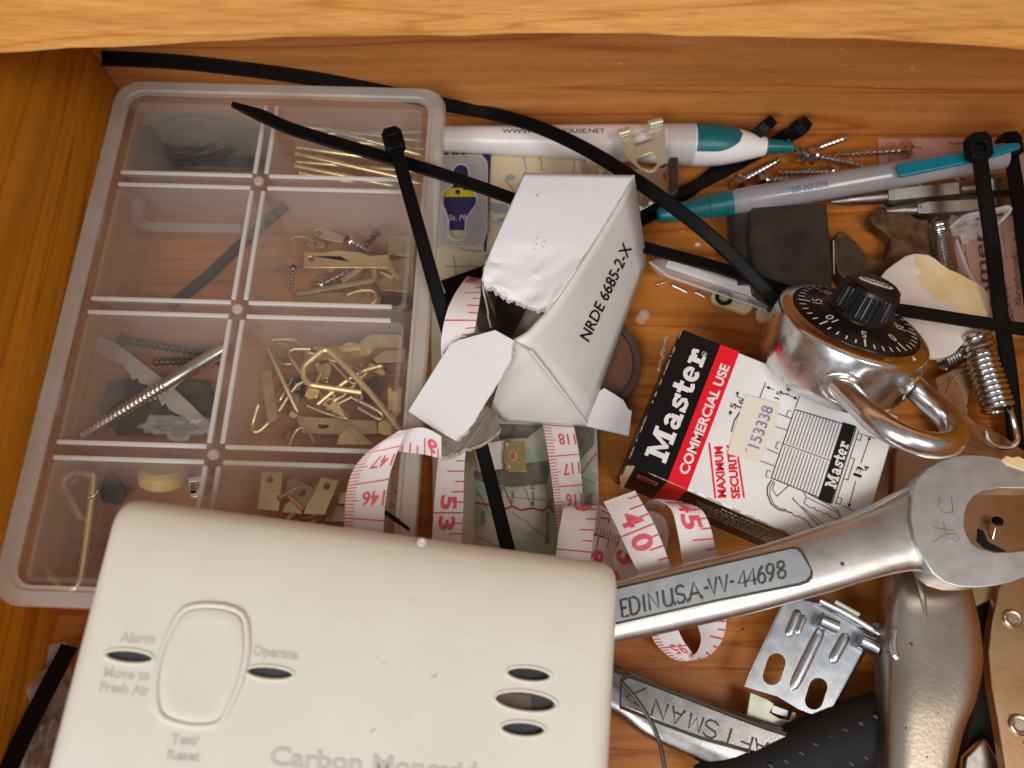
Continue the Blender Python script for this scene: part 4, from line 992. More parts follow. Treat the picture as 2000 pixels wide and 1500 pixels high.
f = Flat().poly([(1786, 497), (1788, 506), (1784, 515), (1792, 522), (1800, 528), (1796, 538), (1788, 540), (1796, 548), (1798, 560), (1806, 566), (1814, 572), (1822, 570), (1824, 582), (1832, 588), (1842, 586), (1854, 592), (1862, 606), (1868, 618), (1880, 622), (1908, 628), (1923, 622), (1932, 602), (1932, 590), (1928, 572), (1910, 556), (1880, 539), (1866, 532), (1852, 526), (1838, 517), (1824, 505), (1810, 499)])
f.make('stain', M_['stain'], pc, pz(ZC), NZ, .008)

# ================================================================== clear ampoule sleeve, pads, ring, pins
cs = thing('clear_tube', 'slim clear tube with a white paper strip and ruler marks under the black tie', 'plastic tube', at(1380, 550, .4))
A, B = at(1268, 512, .45), at(1500, 592, .45)
Mx = frame(A, B - A, NZ); LL = (B - A).length
part('sleeve', MB().lathe([(0, .0003), (.1, .16), (.5, .34), (LL, .34), (LL, .0003)], Mx, 20), M_['clear'], cs)
mb = MB().box((LL / 2 + .25, .04, .33), (LL - .7, .42, .02), Mx); part('paper_strip', mb, M_['white'], cs)
part('side_edge', MB().tube([Mx @ V((0, -.1, .2)), Mx @ V((.8, -.34, .1)), Mx @ V((LL, -.34, .1))], .035, 6), M_['clearedge'], cs)
f = Flat()
for i in range(58):
    random.seed(i); x = 1.1 + i * .062; f.poly([(x, .24), (x, .24 - random.uniform(.07, .13)), (x + .03, .24 - .07), (x + .03, .24)])
f.make('ruler_marks', M_['ink'], cs, lambda a, b: Mx @ V((a, b, .34)), Mx.to_3x3() @ NZ, .006)
mb = MB().slab(px(arcp(1404, 578, 14, 15, 90, 270, 6) + arcp(1456, 594, 16, 17, -90, 90, 6), .35), (0, 0, -.25))
solo('felt_pad', mb, M_['beige'], 'long pale beige pad with rounded ends under the black rubber ring', 'pad', bev=.06, seg=3)
mb = MB().slab(px(arcp(1496, 610, 18, 18, 0, 350, 14), .35), (0, 0, -.25))
solo('felt_pad', mb, M_['beige'], 'round pale beige pad at the left foot of the padlock', 'pad', bev=.06, seg=3)
c = at(1414, 581, .48); mb = MB().tube([c + V((.24 * math.cos(2 * math.pi * i / 22), .24 * math.sin(2 * math.pi * i / 22), 0)) for i in range(22)], .07, 8, closed=True)
solo('rubber_ring', mb, M_['black'], 'small black rubber ring on the beige pad', 'ring')
for a, b, l in (((1313, 557), (1344, 572), 'silver pin with a small head on the bare floor right of the carton'), ((1358, 571), (1378, 581), 'small silver brad nearest the beige pad'), ((1282, 556), (1300, 551), 'tiny dull brad nearest the white carton')):
    solo('small_brad', nail_mb(at(*a, .08), at(*b, .06), .045, .085), M_['zinc'], l, 'brad', 'small brads on the drawer floor')
dc = thing('mesh_disc', 'round brown mesh disc with a smoky clear rim, half under the torn carton', 'disc', at(1130, 700, .3))
c = at(1140, 705, .5); 
part('mesh', MB().lathe([(-.1, .0003), (-.1, 1.66), (0, 1.66), (.02, .0003)], frame(c, (0, 0, 1), (0, 1, 0)), 48), M_['mesh'], dc)
part('rim', MB().lathe([(-.25, 1.68), (.1, 1.68), (.16, 1.74), (.12, 1.92), (0.0, 1.96), (-.25, 1.96)], frame(c, (0, 0, 1), (0, 1, 0)), 48, caps=False), M_['rim'], dc)
part('clear_lug', MB().lathe([(-.2, .0003), (-.2, .2), (.15, .2), (.25, .1), (.25, .0003)], frame(at(1256, 618, .6), (.3, .2, .9), (0, 1, 0)), 14), M_['clear'], dc)

# small crumbs on the floor and the back wall foot
random.seed(11)
cr = [(1362, 478, 12, 'whitecrumb'), (1660, 312, 5, 'whitecrumb'), (1684, 262, 3, 'sawdust'), (1646, 275, 3, 'sawdust'), (1424, 552, 3, 'sawdust'), (1290, 690, 3, 'sawdust'), (1470, 1008, 3, 'sawdust'), (1585, 205 + 70, 3, 'sawdust'),
      (1450, 1230, 3, 'ink'), (1415, 1285, 3, 'sawdust'), (1330, 1350, 3, 'sawdust'), (1466, 1180, 2, 'ink'), (58, 1217, 3, 'sawdust'), (1400, 640, 2.5, 'sawdust'), (1340, 620, 2, 'whitecrumb')]
CRL = ['', 'beside the largest silver screw', 'above the largest silver screw at the back wall', 'between the screws and the back wall', 'next to the beige pads', 'above the corner of the printed carton', 'under the wrench by the tape',
       'at the foot of the back wall by the cable tie heads', 'on bare floor left of the slotted bracket', 'between the tape loop and the slotted bracket', 'between the tape loop and the smaller wrench', 'just below the big wrench',
       'on bare floor in front of the tray', 'on bare floor above the printed carton', 'between the torn carton and the small pins']
for i, (u, v, s_, m_) in enumerate(cr):
    c = at(u, v, .03); r_ = s_ / 100; mb = MB()
    n = 7; mb.slab([c + V((r_ * random.uniform(.6, 1.3) * math.cos(2 * math.pi * k / n), r_ * .6 * random.uniform(.6, 1.3) * math.sin(2 * math.pi * k / n), .03)) for k in range(n)], (0, 0, -.05))
    solo('crumb', mb, M_[m_], 'white paint flake between the black tie and the dark box' if i == 0 else 'tiny ' + ('white ' if m_ == 'whitecrumb' else 'black ' if m_ == 'ink' else 'pale wood ') + 'crumb ' + CRL[i], 'flake' if i == 0 else 'crumb', None if i == 0 else 'crumbs on the drawer floor')

# ================================================================== torn white carton
ca = thing('torn_carton', 'small white carton torn open at one end, stamped NRDE 6685-2-X', 'carton', at(1080, 640, .4))
TA, TB, TJ = at(1025, 338, 4.2), at(1238, 343, 4.25), at(1003, 662, 4.2)
TD = at(946, 522, 4.0)
def lerp2(a, b, t): return a + (b - a) * t
def jag(pts, amp, n=5, seed=0):
    random.seed(seed); out = []
    for a, b in zip(pts, pts[1:]):
        for k in range(n):
            q = a.lerp(b, k / n); out.append(q + V((random.uniform(-amp, amp), random.uniform(-amp, amp), random.uniform(-amp, amp) * .4)))
    out.append(pts[-1]); return out
# top sheet: grid bent between its left and right folds, with a torn front edge
def grid_sheet(rows_, thick=.05):
    n = len(rows_[0]); mb = MB(); vs = [p for r_ in rows_ for p in r_]
    fs = [(i * n + j, i * n + j + 1, (i + 1) * n + j + 1, (i + 1) * n + j) for i in range(len(rows_) - 1) for j in range(n - 1)]
    mb.add(vs, fs); return mb
def sheet(name, rows_, m, th=.05, smooth=24):
    o = part(name, grid_sheet(rows_), m, ca, recalc=False, smooth=smooth)
    s_ = o.modifiers.new('card', 'SOLIDIFY'); s_.thickness = th * U; s_.offset = 0
    return o
le = [at(1025, 338, 4.2), at(1005, 385, 4.2), at(985, 430, 4.15), at(965, 475, 4.1), at(950, 512, 4.0), at(943, 540, 3.95), at(946, 560, 3.9)]
re = [at(1238, 343, 4.25), at(1214, 385, 4.25), at(1188, 428, 4.25), at(1162, 470, 4.25), at(1130, 520, 4.25), at(1095, 574, 4.2), at(1066, 612, 4.15)]
N = 60; rows_ = []
for i in range(31):
    t_ = i / 30 * 6; k = min(5, int(t_)); a = le[k].lerp(le[k + 1], t_ - k); b = re[k].lerp(re[k + 1], t_ - k)
    r_ = []
    for j in range(N + 1):
        s_ = j / N; p = a.lerp(b, s_)
        dent = max(0, (t_ - 3.0) / 3)
        p = p + V((0, 0, -.16 * dent * math.sin(math.pi * s_) + .03 * math.sin(s_ * 11 + t_ * 2) * dent + .05 * dent * math.sin(s_ * 6 + 1)))
        if 3.2 < t_ < 4.4: p.z -= .05 * math.sin((t_ - 3.2) / 1.2 * math.pi) * (1 - abs(s_ - .45))
        if t_ > 2.6: p.z += .085 * (t_ - 2.6) / 3.4 * abs(noise.noise(V((s_ * 3.6 + t_ * .5, t_ * 1.3 - s_, 2)))) * 2 - .05 * (t_ - 2.6) / 3.4
        if i == 30:
            p = at(946 + (1066 - 946) * s_, 560 + 50 * s_ ** 1.5 + 13 * math.sin(s_ * math.pi) + 9 * noise.noise(V((s_ * 11, 3, 0))) + 7 * noise.noise(V((s_ * 27, 9, 0))), p.z)
        r_.append(p)
    rows_.append(r_)
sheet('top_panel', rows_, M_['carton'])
part('torn_edge', MB().tube(rows_[-1], .045, 6), M_['tornedge'], ca)
part('torn_edge', MB().tube(jag([at(950, 512, 4.02), at(943, 545, 3.98), at(948, 590, 3.3), at(958, 640, 2.8)], .03, 5, 3), .03, 6), M_['tornedge'], ca)
# right side panel, printed
SB = [at(1238, 343, 4.25), at(1262, 508, 1.2)]
Kp = at(1035, 676, 3.9)
seam = [re[0], re[1], re[2], re[3], re[4], re[5], re[6], at(1030, 650, 4.15), at(1005, 664, 4.15)]
low = [at(1262, 510, 1.3).lerp(at(1146, 829, .92), i / 8) for i in range(9)]
rows_ = []
for i in range(9):
    a, b = seam[i], low[i]
    rows_.append([a.lerp(b, j / 10) + V((0, 0, .05 * math.sin(j / 10 * math.pi) * math.sin(i * 1.1))) for j in range(11)])
sheet('side_panel', rows_, M_['cartonshade'])
part('fold_line', MB().tube(seam, .035, 6), M_['tornedge'], ca)
# front end panel folded below the seam
cre = [at(1005, 664, 4.15), at(1040, 690, 3.7), at(1092, 755, 2.3), at(1146, 828, .95)]
bot = [at(996, 702, 3.9), at(950, 785, 3.1), at(976, 820, 1.6), at(1060, 824, 1.0)]
bot = [at(1000, 690, 4.0), at(975, 745, 3.5), at(958, 800, 2.4), at(985, 822, 1.6), at(1146, 830, .92)]
cr5 = [at(1006, 665, 4.12), at(1036, 684, 3.8), at(1070, 727, 3.0), at(1108, 777, 2.0), at(1146, 829, .95)]
rows_ = []
for i in range(5):
    rows_.append([cr5[i].lerp(bot[i], j / 8) + V((0, 0, .07 * math.sin(j / 8 * math.pi) * (1 if i < 4 else 0))) for j in range(9)])
rows2 = []
for i in range(4):
    for q in range(4): rows2.append([rows_[i][j].lerp(rows_[i + 1][j], q / 4) for j in range(9)])
rows2.append(rows_[4])
sheet('end_panel', rows2, M_['cartonshade'])
part('crease', MB().tube([p + V((0, 0, .015)) for p in [at(1036, 684, 3.82), at(1070, 727, 3.02), at(1108, 777, 2.02), at(1146, 829, .97)]], .03, 6), M_['carton'], ca)
# torn flap at the left
fo = [at(797, 803, 3.75), at(879, 672, 4.0), at(895, 664, 4.0), at(967, 644, 4.15), at(1003, 664, 4.2), at(998, 702, 4.15), at(976, 742, 4.05), at(945, 792, 3.95), at(922, 830, 3.85), at(891, 861, 3.75), at(840, 832, 3.75)]
part('torn_flap', MB().slab(fo, (0, 0, -.06)), M_['carton'], ca, bev=.015, smooth=20)
part('torn_edge', MB().tube(jag([at(893, 862, 3.73), at(912, 842, 3.75), at(928, 815, 3.8), at(945, 790, 3.85), at(975, 745, 4.0), at(1000, 700, 4.1), at(1004, 665, 4.16)], .035, 5, 5), .05, 6), M_['tornedge'], ca)
mb = MB().slab(jag([at(862, 665, 3.6), at(890, 656, 3.7), at(940, 648, 3.9)], .03, 4, 2) + [at(965, 650, 3.8), at(880, 690, 3.7), at(866, 690, 3.6), at(862, 665, 3.6)][:-1], (0, 0, -.06)); part('grey_lining', mb, M_['greyboard'], ca, smooth=0)
mb = MB().slab(jag([at(935, 800, 3.2), at(948, 792, 3.3), at(972, 806, 2.4), at(978, 845, 1.9)], .03, 4, 6) + jag([at(975, 850, 1.9), at(925, 872, 2.6), at(862, 890, 3.1)], .04, 6, 8) + [at(864, 862, 3.2), at(900, 850, 3.2)], (0, 0, -.08))
part('grey_lining', mb, M_['greyboard'], ca, smooth=0)
part('torn_edge', MB().tube(jag([at(860, 894, 3.1), at(900, 884, 2.8), at(940, 868, 2.4), at(976, 838, 1.9)], .06, 5, 9), .055, 6), M_['tornedge'], ca)
# inside and far walls
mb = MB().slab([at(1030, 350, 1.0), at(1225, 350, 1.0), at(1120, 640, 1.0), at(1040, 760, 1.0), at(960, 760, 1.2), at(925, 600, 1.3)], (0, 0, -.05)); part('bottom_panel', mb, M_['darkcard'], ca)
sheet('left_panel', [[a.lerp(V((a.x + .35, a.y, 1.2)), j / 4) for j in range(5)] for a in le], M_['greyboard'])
sheet('back_panel', [[le[0].lerp(re[0], j / 4) + V((0, -.05, 0)) for j in range(5)], [at(1030, 350, 1.0).lerp(at(1225, 350, 1.0), j / 4) for j in range(5)]], M_['carton'])
sheet('inner_flap', [[at(1038, 585, 3.7).lerp(at(1076, 600, 3.9), j / 3) for j in range(4)], [at(1000, 662, 2.4).lerp(at(1034, 672, 3.2), j / 3) for j in range(4)]], M_['greyboard'])
# white flap on the floor side
mb = MB().slab([at(1158, 772, 1.0), at(1180, 758, 1.0), at(1200, 770, 1.0), at(1218, 782, 1.0), at(1226, 798, 1.0), at(1234, 803, 1.0), at(1228, 851, 1.0), at(1146, 832, 1.0)], (0, 0, -.06)); part('end_flap', mb, M_['carton'], ca, smooth=0)
# stamp and scuffs
def sidefn(x, y):     # x along the panel 0..1 (front->back), y across
    a = at(1137, 668, 2.75); b = at(1228, 472, 2.95)
    return a.lerp(b, x) + (at(1122, 640, 3.35) - a) * y
sn = (at(1228, 472, 2.95) - at(1137, 668, 2.75)).cross(at(1122, 640, 3.35) - at(1137, 668, 2.75)).normalized()
if sn.z < 0: sn = -sn
def surf_off(p):     # lift a print point onto the side panel (ray towards the camera until clear of it)
    return p
f = Flat().text('NRDE 6685-2-X', (0, 0), (1, 0), (0, .55), .006)
mb = MB()
from mathutils.bvhtree import BVHTree
sp = [o for o in ca.children if o.name.startswith('side_panel')][0]
Mi = WM[ca]
bv = BVHTree.FromPolygons([Mi @ (v.co * 100) for v in sp.data.vertices], [tuple(p.vertices) for p in sp.data.polygons])
def on_panel(bv_, u, v, off):
    d = ray(u, v).normalized(); h = bv_.ray_cast(CPOS, d)
    p = h[0] if h[0] is not None else at(u, v, 2.5)
    n_ = h[1] if h[0] is not None else NZ
    if n_.dot(d) > 0: n_ = -n_
    return p + n_ * off
def stamp(f, mat_, name, bv_, parent, off=.03):
    mb = MB(); mb.add([on_panel(bv_, a, b, off + .001 * k + .025) for a, b, k in f.v], f.f); return part(name, mb, mat_, parent, smooth=0, recalc=False)
f = Flat().text('NRDE 6685-2-X', (1147, 668), (1232, 484), (-17, -12), .014)
stamp(f, M_['ink'], 'stamped_code', bv, ca)
tpn = [o for o in ca.children if o.name.startswith('top_panel')][0]
bv2 = BVHTree.FromPolygons([Mi @ (v.co * 100) for v in tpn.data.vertices], [tuple(p.vertices) for p in tpn.data.polygons])
f = Flat().disc(1049, 383, 1.6)
random.seed(2)
for i in range(9): f.disc(1052 + random.gauss(0, 5), 474 + random.gauss(0, 9), random.uniform(.5, 1.5), n=7)
stamp(f, mat('brown_speck', (.38, .22, .14), .8), 'dirt_specks', bv2, ca)

# ================================================================== measuring tape
mt = thing('measuring_tape', 'white sewing tape measure with red numbers, tangled between the tray and the wrench', 'tape measure', at(1100, 980, .4))
def fine(f, mx):
    g_ = Flat(); stack = [[f.v[i] for i in t] for t in f.f]
    while stack:
        t = stack.pop()
        if len(t) == 4: stack.append([t[0], t[1], t[2]]); stack.append([t[0], t[2], t[3]]); continue
        if len(t) > 4: 
            for i in range(1, len(t) - 1): stack.append([t[0], t[i], t[i + 1]])
            continue
        e_ = [math.hypot(t[i][0] - t[(i + 1) % 3][0], t[i][1] - t[(i + 1) % 3][1]) for i in range(3)]
        i = e_.index(max(e_))
        if e_[i] > mx:
            a, b, c = t[i], t[(i + 1) % 3], t[(i + 2) % 3]; m = ((a[0] + b[0]) / 2, (a[1] + b[1]) / 2, a[2])
            stack.append([a, m, c]); stack.append([m, b, c])
        else:
            n = len(g_.v); g_.v += t; g_.f.append((n, n + 1, n + 2))
    return g_
def smooth_edge(pts, k=6): return cat_rom(px(pts, 0) if False else [at(*p) for p in pts], k)
def tape(Le, Re, marks=(), nums=(), cm=False, s0=0.0, unit=2.54, flip=False, label=None, ticks=True, th=.035):
    """strip between two edge curves; marks run along its length"""
    a, b = smooth_edge(Le, 12), smooth_edge(Re, 12); n = len(a)
    acc = [0]
    for i in range(1, n): acc.append(acc[-1] + ((a[i] + b[i]) / 2 - (a[i - 1] + b[i - 1]) / 2).length)
    rings = []
    nn = []
    for i in range(n):
        t_ = ((a[min(i + 1, n - 1)] + b[min(i + 1, n - 1)]) - (a[max(i - 1, 0)] + b[max(i - 1, 0)])).normalized(); c_ = (b[i] - a[i]).normalized()
        q = c_.cross(t_).normalized()
        if q.dot(CPOS - a[i]) < 0: q = -q
        nn.append(q)
        m1 = a[i].lerp(b[i], .33) - q * .0; m2 = a[i].lerp(b[i], .67)
        rings.append([a[i], m1, m2, b[i], b[i] - q * th, m2 - q * th, m1 - q * th, a[i] - q * th])
    tb_ = part('tape_band', MB().loft(rings), M_['tape'], mt, smooth=40, label=label)
    def fn(s_, t_):
        s_ = min(max(s_, 0), acc[-1] - 1e-5); i = 0
        while i < n - 2 and acc[i + 1] < s_: i += 1
        f_ = (s_ - acc[i]) / max(1e-9, acc[i + 1] - acc[i])
        return a[i].lerp(a[i + 1], f_).lerp(b[i].lerp(b[i + 1], f_), t_) , nn[i].lerp(nn[i + 1], f_)
    f = Flat(); L_ = acc[-1]; W_ = (b[n // 2] - a[n // 2]).length
    if ticks:
        if cm:
            k = math.ceil((0 - s0) / .1)
            while s0 + k * .1 < 0: k += 1
            while s0 + k * .1 <= L_ - .01:
                s_ = s0 + k * .1
                ln = 1.0 if k % 10 == 0 else (.34 if k % 5 == 0 else .24); w_ = .035 if k % 10 == 0 else .026
                if s_ > .02:
                    t0, t1 = (0, ln) if not flip else (1 - ln, 1); f.poly([(s_ - w_ / 2, t0), (s_ - w_ / 2, t1), (s_ + w_ / 2, t1), (s_ + w_ / 2, t0)])
                k += 1
        else:
            k = 0
            while s0 + k * unit / 8 < 0: k += 1
            while s0 + k * unit / 8 <= L_ - .01:
                s_ = s0 + k * unit / 8
                ln = {0: 1.0, 4: .62}.get(k % 8, .30 if k % 2 else .42)
                if s_ > .02:
                    t0, t1 = (1 - ln, 1) if not flip else (0, ln); w_ = .04; f.poly([(s_ - w_ / 2, t0), (s_ - w_ / 2, t1), (s_ + w_ / 2, t1), (s_ + w_ / 2, t0)])
                k += 1
    for txt, p0, p1, h in nums:
        if p0[0] > 90:
            d0 = p0[0] - 100; w0 = p1[0] - p0[0]; sx_ = min(acc[i] + (d0 % 1) * 0 for i in range(n) if i >= d0 * 12)
            p0, p1 = (sx_, p0[1]), (sx_ + w0, p1[1])
        f.text(txt, p0, p1, h, .012 if cm else .03)
    if f.v:
        f = fine(f, .1); mb = MB(); vv = []
        for x, y, k in f.v:
            p, q = fn(x, y); vv.append(p + q * (.016 + k * .0007))
        mb.add(vv, f.f); part('red_markings', mb, M_['redink'], tb_, smooth=0, recalc=False)
# upside-down centimetre numbers: baseline runs from right edge to left
def cmn(txt, s_): return (txt, (s_, .97), (s_, .42), (.36, 0))
def inn(txt, s_, w_=.44, t0=.22, h=.55): return (txt, (s_, t0), (s_ + w_, t0), (0, h))
# strip leaving the carton to the left and sliding under the flap
tape([(912, 540, 2.6), (902, 553, 3.2), (885, 580, 3.7), (871, 615, 3.9), (862, 661, 3.8), (862, 700, 3.5)], [(950, 545, 2.6), (941, 550, 3.2), (938, 580, 3.6), (932, 618, 3.8), (926, 651, 3.7), (920, 700, 3.4)], nums=[inn('6', -.05 + .1, .3), inn('0', .42, .40, .16)], s0=.36, unit=2.2)
# horizontal piece between the lid and the carton
tape([(862, 852, 3.9), (830, 836, 4.0), (800, 838, 4.1), (785, 846, 4.2)], [(862, 896, 3.6), (830, 888, 3.7), (795, 884, 3.8), (772, 880, 3.9)], nums=[('9', (.12, .85), (.42, .85), (0, -.5))], s0=-.3, unit=1.6)
# 147 146 piece on the lid
tape([(778, 842, 4.35), (738, 868, 4.35), (708, 893, 4.2), (690, 918, 4.1), (680, 945, 4.05), (674, 985, 4.0), (672, 1035, 3.9)], [(805, 838, 4.3), (790, 852, 4.35), (777, 880, 4.2), (768, 905, 4.1), (760, 932, 4.05), (752, 985, 4.0), (748, 1045, 3.9)],
     cm=True, s0=.82, nums=[cmn('147', 1.06), cmn('146', 2.08), cmn('145', 3.12)])
# 5|3 piece in the middle
tape([(866, 858, 2.6), (858, 885, 2.5), (852, 935, 2.3), (848, 985, 2.2), (844, 1045, 2.1), (842, 1085, 2.1)], [(915, 858, 2.6), (909, 885, 2.5), (906, 935, 2.3), (905, 985, 2.2), (902, 1045, 2.1), (900, 1090, 2.1)],
     nums=[inn('5', 1.68, .42, .25, .5), inn('3', 2.28, .42, .22, .5)], s0=-.26, unit=2.45)
# short piece with the metal tip
tape([(925, 872, 1.2), (950, 866, 1.15), (985, 860, 1.1)], [(935, 922, 1.2), (958, 918, 1.15), (990, 915, 1.1)], nums=[inn('1', .35, .16, .55, .3)], ticks=False)
tip = MB().slab(px([(985, 862), (1024, 862), (1028, 922), (992, 922), (985, 917), (986, 909), (983, 903), (984, 895), (983, 882), (986, 876), (984, 868)], 1.28), (0, 0, -.14), [circ(1001, 890, .1, 1.28, 12, .13)])
tpo = part('metal_tip', tip, M_['goldtip'], mt, bev=.03)
part('eyelet', MB().tube(circ(1001, 890, .11, 1.29, 14, .145), .03, 6, closed=True), M_['brass'], tpo)
part('tip_dimple', MB().lathe([(0, .06), (.02, .05), (.03, .0003)], frame(at(990, 868, 1.28), NZ, (0, 1, 0)), 10), M_['brass'], tpo)
part('tip_dimple', MB().lathe([(0, .06), (.02, .05), (.03, .0003)], frame(at(994, 911, 1.28), NZ, (0, 1, 0)), 10), M_['brass'], tpo)
part('red_thread', MB().slab(px([(997, 882), (1004, 882), (1005, 898), (999, 899)], 1.2), (0, 0, -.03)), M_['redink'], tpo)
# 118 117 116 piece
tape([(1056, 805, .9), (1060, 826, 1.0), (1068, 870, 1.05), (1076, 925, 1.05), (1082, 975, 1.1), (1088, 1040, 1.0), (1092, 1090, .9)], [(1116, 805, .9), (1120, 830, 1.0), (1128, 870, 1.05), (1134, 915, 1.05), (1139, 975, 1.1), (1143, 1040, 1.0), (1146, 1090, .9)],
     cm=True, s0=.52, nums=[cmn('118', .80), cmn('117', 1.80), cmn('116', 2.78)])
# wide piece beside it with a turned-over top edge
tape([(1104, 988, 1.5), (1100, 994, 1.75), (1096, 1015, 1.85), (1090, 1050, 1.85), (1084, 1100, 1.8)], [(1168, 986, 1.5), (1168, 992, 1.75), (1164, 1015, 1.85), (1158, 1055, 1.85), (1152, 1108, 1.8)], s0=-.9, unit=2.5, nums=[('9', (.04, .30), (.42, .30), (0, .48))])
# dark reddish piece running behind
tape([(1158, 1040, 1.2), (1185, 1050, 1.3), (1215, 1062, 1.5)], [(1172, 986, 1.2), (1195, 1000, 1.3), (1228, 1010, 1.5)], cm=True, s0=.02, nums=[('71', (.12, .55), (.12, .9), (.3, 0))])
tape([(1150, 1100, 1.3), (1180, 1110, 1.3), (1230, 1120, 1.2)], [(1160, 1046, 1.3), (1190, 1053, 1.3), (1240, 1062, 1.2)], s0=.15, unit=2.5, nums=[('9', (.02, .1), (.02, .55), (.35, 0))])
# strip with the 3, running under the 40
tape([(1216, 1046, 1.7), (1205, 1072, 1.9), (1198, 1095, 2.0), (1208, 1120, 2.0), (1225, 1150, 2.0)], [(1262, 1035, 1.7), (1256, 1070, 1.9), (1250, 1095, 2.0), (1255, 1120, 2.0), (1275, 1150, 2.0)], ticks=False, nums=[('3', (.62, .05), (1.08, .2), (.0, .75))])
# back loop behind the arch
tape([(1256, 1000, 1.6), (1275, 1000, 1.8), (1296, 1012, 1.9), (1304, 1040, 1.8), (1300, 1070, 1.6), (1290, 1105, 1.4)], [(1262, 1040, 1.2), (1275, 1046, 1.3), (1284, 1060, 1.3), (1290, 1080, 1.2), (1286, 1100, 1.1), (1276, 1125, 1.0)], s0=-.2, unit=1.8, nums=[('7', (1.0, .4), (1.3, .4), (0, .5))])
# 4|0 piece
tape([(1180, 982, 2.9), (1194, 1008, 3.05), (1212, 1046, 3.1), (1230, 1085, 3.05), (1248, 1122, 3.0), (1262, 1155, 2.9)], [(1241, 960, 2.9), (1256, 985, 3.05), (1276, 1020, 3.1), (1294, 1062, 3.05), (1311, 1108, 3.0), (1324, 1140, 2.9)],
     s0=-1.4, unit=2.5, nums=[inn('4', .56, .42, .2, .55), inn('0', 1.22, .46, .2, .55)])
part('turned_edge', MB().tube([at(1180, 982, 2.87), at(1241, 960, 2.87)], .035, 8), M_['tape'], mt)
# arching piece with the 5
tape([(1258, 988, 1.2), (1268, 980, 1.9), (1286, 977, 2.5), (1302, 983, 2.9), (1314, 998, 3.0), (1322, 1030, 2.9), (1328, 1062, 2.75), (1334, 1105, 2.6), (1338, 1140, 2.5)],
     [(1276, 1002, 1.0), (1298, 988, 1.7), (1328, 982, 2.3), (1352, 986, 2.6), (1372, 998, 2.7), (1386, 1025, 2.7), (1394, 1056, 2.65), (1401, 1090, 2.55), (1406, 1125, 2.5)], s0=-.62, unit=2.4, nums=[inn('4', 103.1, .32, .25, .5), inn('5', 104.25, .44, .2, .55)])
# lower loop under the wrench
tape([(1255, 1195, 1.0), (1266, 1225, .9), (1280, 1256, .8), (1300, 1277, .7), (1322, 1290, .6), (1345, 1291, .6)], [(1318, 1195, 1.0), (1322, 1222, .9), (1334, 1250, .8), (1350, 1272, .75), (1356, 1281, .7), (1360, 1284, .65)],
     cm=True, s0=.1, nums=[('95', (1.02, .88), (1.02, .38), (.36, 0))])
tape([(1335, 1291, .25), (1362, 1289, .25), (1388, 1278, .3), (1408, 1255, .4), (1417, 1228, .6), (1421, 1190, .9)], [(1352, 1283, .9), (1362, 1276, 1.1), (1369, 1262, 1.2), (1371, 1245, 1.2), (1364, 1222, 1.2), (1352, 1190, 1.2)], s0=.1, unit=1.9, flip=True)

# ================================================================== padlock carton
BO = at(1225, 906, 2.7); BX = (at(1672, 1098, 2.7) - BO); BY = (at(1323, 654, 2.7) - BO)
BW, BL = BX.length, BY.length; BX.normalize(); BY = (BY - BX * BX.dot(BY)).normalized(); BL = 4.72
bx = thing('padlock_carton', 'black, red and white padlock carton with a lock drawing and a cream number sticker', 'carton', BO + BX * BW / 2 + BY * BL / 2 - NZ * 2.7)
BM = Matrix((BX, BY, NZ)).transposed().to_4x4(); BM.translation = BO - NZ * 2.7
d = .012
mb = MB().box((BW / 2, BL / 2, 1.35), (BW, BL, 2.7), BM); part('carton_body', mb, M_['boxwhite'], bx, bev=.05)
S1, S2 = BW * .183, BW * .272
# bands wrapping over the top, the front and the back
def wrap(name, xa, xb, m, o=.008):
    mb = MB()
    for (y0, z0, y1, z1) in ((-o, .05, -o, 2.70 + o), (-o, 2.70 + o, BL + o, 2.70 + o), (BL + o, 2.70 + o, BL + o, .05)):
        mb.add([BM @ V((xa, y0, z0)), BM @ V((xb, y0, z0)), BM @ V((xb, y1, z1)), BM @ V((xa, y1, z1))], [(0, 1, 2, 3)])
    return part(name, mb, m, bx, smooth=0, recalc=False)
wrap('black_band', -.0, S1, M_['boxblack']); wrap('red_band', S1, S2, M_['boxred'])
mb = MB().box((-.012, BL / 2, 1.36), (.03, BL, 2.70), BM); part('dark_end', mb, M_['boxblack'], bx, bev=.012)
mb = MB().add([BM @ V((S2, -.012, .03)), BM @ V((BW, -.012, .03)), BM @ V((BW, -.012, 2.60)), BM @ V((S2, -.012, 2.60))], [(0, 1, 2, 3)]); part('black_front', mb, M_['boxblack'], bx, smooth=0, recalc=False)
TOPF = lambda x, y: BM @ V((x, y, 2.70))
# px -> box local
BMi = BM.inverted()
def bl(u, v):
    p = BMi @ at(u, v, 2.7); return (p.x, p.y)
def blv(du, dv, u=1500, v=860):
    a = bl(u, v); b = bl(u + du, v + dv); return (b[0] - a[0], b[1] - a[1])
f = Flat().put(WORD, bl(1300, 906), bl(1382, 690), blv(-42, -17)); f.make('brand_lettering', M_['white'], bx, TOPF, NZ, .02)
f = Flat().text('R', bl(1377, 696), bl(1379, 691), blv(-4, -2), .01).arc(*bl(1375, 692), .075, .075, 0, 360, .012)
f.make('registered_mark', M_['white'], bx, TOPF, NZ, .02)
f = Flat().text('COMMERCIAL USE', bl(1342, 929), bl(1425, 716), blv(-17, -7), .03); f.make('red_band_lettering', M_['white'], bx, TOPF, NZ, .02)
f = Flat().text('MAXIMUM', bl(1418, 972), bl(1410, 872), blv(-15, 1), .035).text('SECURITY', bl(1445, 974), bl(1434, 868), blv(-15, 1), .035)
f.line([bl(1397, 974), bl(1385, 866)], .05).line([bl(1453, 973), bl(1440, 885)], .05)
f.make('red_slogan', M_['boxred'], bx, TOPF, NZ, .02)
